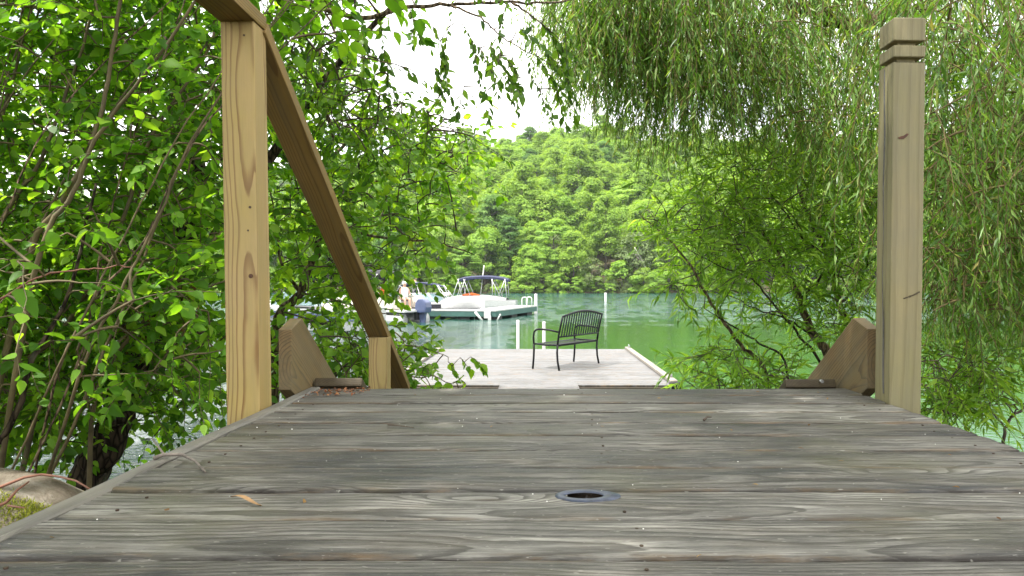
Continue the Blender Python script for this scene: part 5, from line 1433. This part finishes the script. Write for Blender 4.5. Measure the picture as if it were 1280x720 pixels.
stem(pl, bt, 'limb', 'bark_mid', A((640, 3, 4.1), (665, 20, 4.0), (700, 50, 4.0)), .008, .002)
stem(pl, bt, 'limb', 'bark_mid', [np.array([-2.5, 1.0, 4.0]), np.array([-1.4, 1.2, 4.4]), np.array([-.3, 1.2, 4.6]), np.array([.8, 1.0, 4.5])], .05, .012, .02)
stem(pl, bt, 'limb', 'bark_mid', [np.array([-2.5, 1.0, 4.0]), np.array([-1.9, .2, 4.7]), np.array([-1.0, -.8, 5.0]), np.array([-.2, -1.6, 5.0])], .045, .012, .02)
stem(pl, bt, 'limb', 'bark_mid', [np.array([-3.1, .9, 2.4]), np.array([-2.6, .2, 3.0]), np.array([-2.0, -.4, 3.5]), np.array([-1.2, -.8, 3.8])], .04, .012, .02)
stem(pl, bt, 'limb', 'bark_mid', [np.array([-3.3, .8, 1.8]), np.array([-2.9, 1.9, 2.4]), np.array([-2.2, 3.0, 2.8]), np.array([-1.3, 3.6, 3.0]), np.array([-.7, 3.9, 2.7])], .035, .008, .02)
# hanging clusters against the sky
for px, py, d, n, L in ((515, 18, 4, 8, .2), (540, 30, 4, 9, .25), (560, 35, 4, 10, .3), (575, 25, 4, 9, .25), (592, 45, 4, 10, .3), (600, 60, 4, 10, .3), (612, 55, 4, 10, .3), (625, 65, 4, 10, .28), (640, 70, 4, 10, .28), (655, 20, 4, 10, .3), (670, 35, 4, 12, .3), (685, 30, 4, 12, .3), (695, 55, 4, 12, .3), (665, 75, 4, 10, .28), (690, 90, 4, 9, .3),
                        (548, 66, 4, 8, .2), (542, 82, 4, 8, .2), (558, 95, 4, 7, .18), (580, 108, 4, 7, .18), (604, 62, 4, 9, .3), (606, 108, 4, 6, .16), (632, 85, 4, 9, .25), (641, 108, 4, 9, .26), (662, 92, 4, 8, .25), (676, 108, 4, 7, .2), (696, 112, 4, 7, .2), (688, 14, 4, 12, .3), (700, 30, 4, 12, .3), (676, 58, 4, 11, .3), (648, 34, 4, 11, .3), (630, 24, 4, 10, .28), (690, 72, 4, 10, .3), (615, 30, 4, 10, .28), (520, 28, 4, 9, .22), (450, 30, 4, 12, .3), (462, 50, 4, 12, .3), (480, 62, 4, 12, .3), (500, 72, 4, 10, .25), (470, 20, 4, 10, .25)):
    q, dd = pl.limb(at(px, py, d), .004, .0015, sag=.02, n=4)
    pl.spray(q, norm(np.array([.35, 0, -.8]) + pl.r.normal(0, .25, 3)), L * 1.1, int(n * 1.5), .052, .5, flat=.4, drp=.7)
fill(pl, [(330, -120), (450, -120), (445, 60), (475, 100), (495, 150), (420, 170), (345, 60)], 3.7, 4.6, 95, L=(.25, .45), nl=(9, 15), size=.050, droop=.8, r0=.006, drp=.6)
fill(pl, [(430, -200), (720, -200), (720, -10), (430, 5)], 3.4, 4.6, 60, L=(.25, .45), nl=(9, 15), size=.050, droop=.8, r0=.006, drp=.6)
fill(pl, [(400, 95), (480, 110), (560, 140), (600, 165), (570, 190), (480, 180), (400, 160)], 4.0, 5.0, 60, L=(.22, .42), nl=(8, 14), size=.045, droop=.5, r0=.006, drp=.5)
# the crown above the deck, outside the frame, added to shade the boards
blob(pl, (-.9, .6, 5.0), (2.8, 2.8, 1.3), 1700, L=(.4, .8), nl=(11, 18), size=.090, droop=.5)
blob(pl, (-2.0, -.6, 4.0), (1.9, 1.9, 1.0), 600, L=(.4, .8), nl=(11, 18), size=.090, droop=.5)
pl.finish('crown', M['leaf_birch'], 'twigs', M['twig_dark'], bt)

# --- young sunlit tree at the water's edge behind the handrail
yt = empty('young_maple', tuple(ground_pt(-1.95, 5.3, 0)), 'young lime green tree at the waterside, seen behind and right of the sloping handrail', 'tree')
pl = Plant(BROAD, 4)
stem(pl, yt, 'trunk', 'bark_mid', [ground_pt(-1.95, 5.3, -.3)] + A((345, 420, 5.3), (375, 365, 5.3), (400, 290, 5.3), (415, 180, 5.4), (400, 60, 5.5)), .045, .014, .012)
stem(pl, yt, 'limb', 'bark_mid', A((400, 290, 5.3), (440, 290, 5.4), (490, 299, 5.5), (530, 301, 5.6), (555, 306, 5.7), (590, 317, 5.8)), .014, .005)
stem(pl, yt, 'limb', 'bark_mid', A((412, 200, 5.4), (455, 160, 5.5), (500, 150, 5.7), (560, 160, 5.9), (612, 172, 6.0)), .014, .003)
stem(pl, yt, 'limb', 'bark_mid', A((405, 250, 5.3), (460, 230, 5.6), (520, 215, 5.8), (580, 210, 6.0)), .012, .003)
stem(pl, yt, 'limb', 'bark_mid', A((375, 365, 5.3), (352, 330, 5.2), (345, 280, 5.2), (330, 200, 5.2)), .014, .004)
stem(pl, yt, 'limb', 'bark_mid', A((375, 365, 5.3), (420, 375, 5.6), (470, 390, 5.9), (500, 395, 6.0)), .010, .003)
fill(pl, [(340, 60), (430, 80), (520, 150), (600, 170), (585, 230), (560, 280), (560, 310), (500, 325), (450, 340), (340, 330)], 4.7, 6.6, 420, L=(.25, .5), nl=(9, 15), size=.062, droop=.5, r0=.007)
fill(pl, [(340, 320), (440, 325), (480, 345), (470, 400), (500, 425), (470, 470), (345, 480)], 4.6, 6.2, 130, L=(.25, .45), nl=(8, 13), size=.065, droop=.6, r0=.007)
pl.finish('crown', M['leaf_lime'], 'twigs', M['twig_dark'], yt)

# --- low bush between the stairs and the dock, its sprays hang in front of the dock's left corner
lb = empty('waterside_bush', tuple(ground_pt(-1.35, 4.9, 0)), 'low leafy bush whose sprays hang across the left near corner of the plank dock', 'shrub')
pl = Plant(BROAD, 6)
for i, pts in enumerate((((400, 520, 4.8), (430, 470, 4.8), (470, 440, 4.8), (520, 432, 4.8), (560, 446, 4.8)), ((420, 520, 4.7), (480, 480, 4.7), (530, 472, 4.6), (570, 478, 4.6)), ((410, 520, 4.9), (440, 440, 5.0), (480, 410, 5.1), (510, 405, 5.1)))):
    stem(pl, lb, 'stem', 'bark_stem', [ground_pt(-1.35 + .05 * i, 4.9)] + A(*pts), .009, .0025, .006)
fill(pl, [(500, 428), (530, 430), (545, 450), (560, 470), (590, 480), (590, 500), (490, 500), (485, 450)], 4.4, 5.0, 40, L=(.16, .3), nl=(6, 10), size=.060, droop=.5, r0=.004)
fill(pl, [(400, 440), (500, 400), (515, 430), (500, 500), (400, 500)], 4.5, 5.2, 40, L=(.2, .35), nl=(7, 11), size=.060, droop=.5, r0=.005)
for px, py in ((560, 452), (575, 447), (588, 446), (600, 452)):
    q, dd = pl.limb(at(px, py, 4.75), .003, .0012); pl.spray(q, np.array([.8, 0, -.5]), .10, 5, .058, .6, drp=.9)
pl.finish('foliage', M['leaf_lime'], 'twigs', M['bark_stem'], lb)

# --- the weeping willow
wl = empty('weeping_willow', tuple(ground_pt(4.9, 6.3, 0)), 'large weeping willow at right, its long leafy whips hanging from above the frame', 'tree')
pl = Plant(LANCE, 7)
stem(pl, wl, 'trunk', 'bark_mid', [ground_pt(4.9, 6.3, -.3), np.array([4.8, 6.2, .2]), np.array([4.5, 6.0, 1.5]), np.array([4.1, 5.9, 2.6]), np.array([3.6, 5.8, 3.5])], .28, .14, .02, 6, 14)
stem(pl, wl, 'limb', 'bark_mid', [np.array([4.1, 5.9, 2.6])] + A((1200, -40, 5.6), (1085, 30, 5.5), (1040, 22, 5.5), (985, 5, 5.4), (900, -30, 5.3), (800, -50, 5.2), (735, -45, 5.1)), .09, .015, .015)
stem(pl, wl, 'limb', 'bark_mid', [np.array([3.6, 5.8, 3.5])] + A((1050, -150, 5.4), (900, -190, 5.0), (780, -180, 4.7), (715, -130, 4.5)), .08, .015, .02)
stem(pl, wl, 'limb', 'bark_mid', [np.array([3.6, 5.8, 3.5])] + A((1150, -190, 4.8), (1080, -210, 4.2), (1000, -200, 3.8)), .07, .015, .02)
stem(pl, wl, 'limb', 'bark_mid', [np.array([4.5, 6.0, 1.5])] + A((1290, 80, 5.2), (1240, 120, 4.8), (1200, 160, 4.5), (1150, 190, 4.4)), .05, .008, .02)
stem(pl, wl, 'limb', 'bark_mid', [np.array([4.1, 5.9, 2.6])] + A((1340, -60, 4.7), (1280, -60, 4.0), (1220, -40, 3.6), (1180, -20, 3.4)), .05, .010, .02)
stem(pl, wl, 'limb', 'bark_mid', [np.array([3.6, 5.8, 3.5]), np.array([2.8, 6.4, 4.0]), np.array([1.9, 6.8, 4.0]), np.array([1.0, 6.9, 3.6])], .07, .012, .02)
bx = [690, 712, 722, 745, 770, 800, 822, 838, 856, 872, 900, 950, 1000, 1080, 1160, 1200, 1280, 1500]
by = [90, 140, 150, 185, 190, 172, 225, 250, 240, 190, 215, 250, 290, 340, 465, 485, 490, 505]
def curtain(n, x0, x1, d0, d1, ty0, ty1, size, fmin=.45, lmax=2.6):
    P_ = []
    for _ in range(n):
        px = pl.r.uniform(x0, x1); d = pl.r.uniform(d0, d1); ty = pl.r.uniform(ty0, ty1)
        bot = np.interp(px, bx, by) * pl.r.uniform(fmin, 1.0) if pl.r.random() < .8 else np.interp(px, bx, by)
        if bot - ty < 40: continue
        P_.append((px, ty, d, min(lmax, (bot - ty) / F * d)))
    nd = np.array(pl.nodes); P_.sort(key=lambda q: np.min(np.linalg.norm(nd - at(*q[:3]), axis=1)))
    for px, ty, d, L in P_:
        p = at(px, ty, d)
        if p[0] < 1.15 and p[1] < 2.6: continue
        q, dd = pl.limb(p, .006, .003, sag=.12)
        for b_ in range(int(pl.r.integers(1, 4))):
            pl.strand(q + pl.r.normal(0, .05, 3), L * pl.r.uniform(.6, 1.0), size, out=norm(dd) * [.7, .7, .2] + pl.r.normal(0, .45, 3) * [1, 1, .3])
curtain(150, 712, 880, 4.3, 5.6, -170, 0, .095)
curtain(90, 708, 880, 4.6, 6.8, -60, 70, .095, .75)
curtain(34, 828, 862, 4.8, 5.6, -20, 110, .095, .95)
curtain(34, 735, 790, 4.6, 5.4, -20, 70, .095, .95)
curtain(60, 705, 810, 4.5, 5.6, -60, 70, .095, .9)
curtain(60, 800, 1000, 4.6, 6.0, 0, 120, .092, .9)
curtain(190, 880, 1110, 4.3, 6.6, -170, 60, .095)
curtain(80, 900, 1110, 4.5, 6.6, 40, 170, .090, .75)
curtain(150, 1140, 1420, 3.2, 5.8, -120, 60, .090)
curtain(170, 1150, 1420, 3.3, 5.8, 60, 260, .085, .75)
curtain(70, 1150, 1420, 3.6, 5.8, 220, 340, .085, .85)
curtain(150, 1152, 1420, 3.4, 5.8, 290, 410, .085, .9)
fill(pl, [(1150, 60), (1420, 40), (1420, 380), (1160, 380)], 3.5, 5.5, 320, L=(.25, .5), nl=(12, 20), size=.085, droop=.9, r0=.006, flat=.3)
pl.finish('foliage', M['leaf_willow'], 'twigs', plain('willow_twig', (0.16, 0.12, 0.045), .8), wl)

# --- the shrub willow between deck and water at right
sw = empty('shrub_willow', tuple(ground_pt(2.2, 6.2, 0)), 'bushy shrub willow with brown leaning trunks behind the right side board of the stairs', 'tree')
pl = Plant(LANCE, 8)
b0 = ground_pt(2.35, 6.0, -.3); b1 = ground_pt(2.0, 6.0, -.3); b2 = ground_pt(2.6, 6.3, -.3)
stem(pl, sw, 'trunk', 'bark_mid', [b0] + A((1040, 470, 6.0), (1018, 420, 6.0), (1000, 378, 6.0), (985, 340, 6.1), (960, 300, 6.2), (920, 250, 6.3)), .052, .012, .006, 6, 10)
stem(pl, sw, 'trunk', 'bark_mid', [b2] + A((1068, 450, 6.2), (1050, 380, 6.2), (1035, 320, 6.2), (1010, 270, 6.3), (993, 215, 6.4), (985, 150, 6.5)), .042, .010, .006, 6, 10)
stem(pl, sw, 'trunk', 'bark_mid', [b1] + A((960, 478, 5.9), (925, 430, 5.8), (890, 380, 5.7), (865, 335, 5.7), (838, 300, 5.8), (800, 268, 5.9)), .022, .004, .005)
stem(pl, sw, 'limb', 'bark_dark', [b1 + [.1, 0, 0]] + A((985, 470, 5.7), (950, 430, 5.6), (910, 405, 5.5), (880, 385, 5.5)), .013, .003, .005)
stem(pl, sw, 'limb', 'bark_dark', A((1040, 470, 6.0), (1000, 420, 5.8), (970, 385, 5.7), (940, 350, 5.7), (905, 335, 5.7), (860, 312, 5.8)), .013, .003, .005)
stem(pl, sw, 'limb', 'bark_dark', A((1018, 420, 6.0), (985, 400, 5.6), (955, 390, 5.4), (930, 380, 5.3)), .009, .003, .005)
stem(pl, sw, 'limb', 'bark_dark', A((1035, 320, 6.2), (1005, 300, 6.0), (985, 270, 5.9), (950, 225, 5.9), (930, 200, 5.9)), .012, .003, .005)
stem(pl, sw, 'limb', 'bark_dark', A((1050, 380, 6.2), (1080, 340, 6.1), (1090, 280, 6.1), (1085, 220, 6.2)), .012, .003, .005)
stem(pl, sw, 'limb', 'bark_dark', A((1000, 378, 6.0), (1040, 340, 5.8), (1075, 390, 5.7)), .014, .003, .01)
W = dict(size=.100, droop=.3, r0=.0035, flat=.5, ang=.75, drp=.15)
fill(pl, [(800, 262), (840, 250), (900, 190), (1000, 170), (1110, 190), (1115, 330), (1060, 345), (980, 330), (900, 325), (850, 310)], 5.2, 6.8, 540, L=(.25, .5), nl=(14, 22), **W)
fill(pl, [(835, 320), (900, 320), (1000, 335), (1090, 340), (1095, 400), (1040, 430), (980, 400), (900, 395), (850, 375)], 5.2, 6.6, 120, L=(.22, .45), nl=(12, 20), **W)
fill(pl, [(860, 445), (900, 425), (960, 440), (1010, 470), (1010, 510), (855, 510)], 5.0, 6.2, 130, L=(.2, .4), nl=(10, 16), **W)
pl.finish('crown', M['leaf_willow2'], 'twigs', M['twig_dark'], sw)

# --- scrub under the right post: dark bare twigs with few leaves
rs = empty('bare_shrub', tuple(ground_pt(3.1, 4.9, 0)), 'sparse shrub of dark forking twigs low at the right edge, right of the grooved post', 'shrub')
pl = Plant(LANCE, 9)
stem(pl, rs, 'stem', 'twig_dark', [ground_pt(2.95, 4.6)] + A((1255, 552, 4.5), (1262, 525, 4.5), (1280, 510, 4.5), (1320, 480, 4.5)), .012, .006, .004)
stem(pl, rs, 'stem', 'twig_dark', A((1257, 535, 4.5), (1240, 515, 4.5), (1215, 500, 4.5), (1175, 495, 4.5)), .006, .002, .004)
stem(pl, rs, 'stem', 'twig_dark', A((1262, 525, 4.5), (1270, 508, 4.4), (1240, 506, 4.4), (1205, 512, 4.4)), .005, .002, .004)
stem(pl, rs, 'stem', 'twig_dark', [ground_pt(2.3, 4.6)] + A((1183, 520, 4.4), (1186, 490, 4.4), (1195, 465, 4.4), (1215, 440, 4.4)), .010, .004, .004)
stem(pl, rs, 'stem', 'twig_dark', A((1183, 520, 4.4), (1172, 490, 4.4), (1165, 455, 4.4)), .008, .003, .004)
fill(pl, [(1150, 430), (1260, 440), (1250, 500), (1215, 520), (1150, 520)], 4.0, 5.0, 120, L=(.18, .35), nl=(9, 15), **W)
fill(pl, [(1200, 470), (1400, 450), (1400, 560), (1240, 530)], 4.2, 5.0, 14, L=(.18, .35), nl=(6, 9), **W)
pl.finish('foliage', M['leaf_willow2'], 'twigs', M['twig_dark'], rs)

# ================================================================= the summer haze over the lake
hz = MB(); x0, x1, y0, y1, z0, z1 = -940, 940, -70, 1130, -8.5, 125
hz.box(((x0 + x1) / 2, (y0 + y1) / 2, (z0 + z1) / 2), (x1 - x0, y1 - y0, z1 - z0))
hm = bpy.data.materials.new('haze_air'); hm.use_nodes = True; ht = hm.node_tree; ht.nodes.clear()
ho = ht.nodes.new('ShaderNodeOutputMaterial'); hv = ht.nodes.new('ShaderNodeVolumePrincipled')
hv.inputs['Color'].default_value = (0.86, 0.93, 1.0, 1); hv.inputs['Density'].default_value = 0.00016; hv.inputs['Anisotropy'].default_value = 0.2
ht.links.new(hv.outputs[0], ho.inputs['Volume'])
tag(hz.build('haze', hm), kind='stuff')
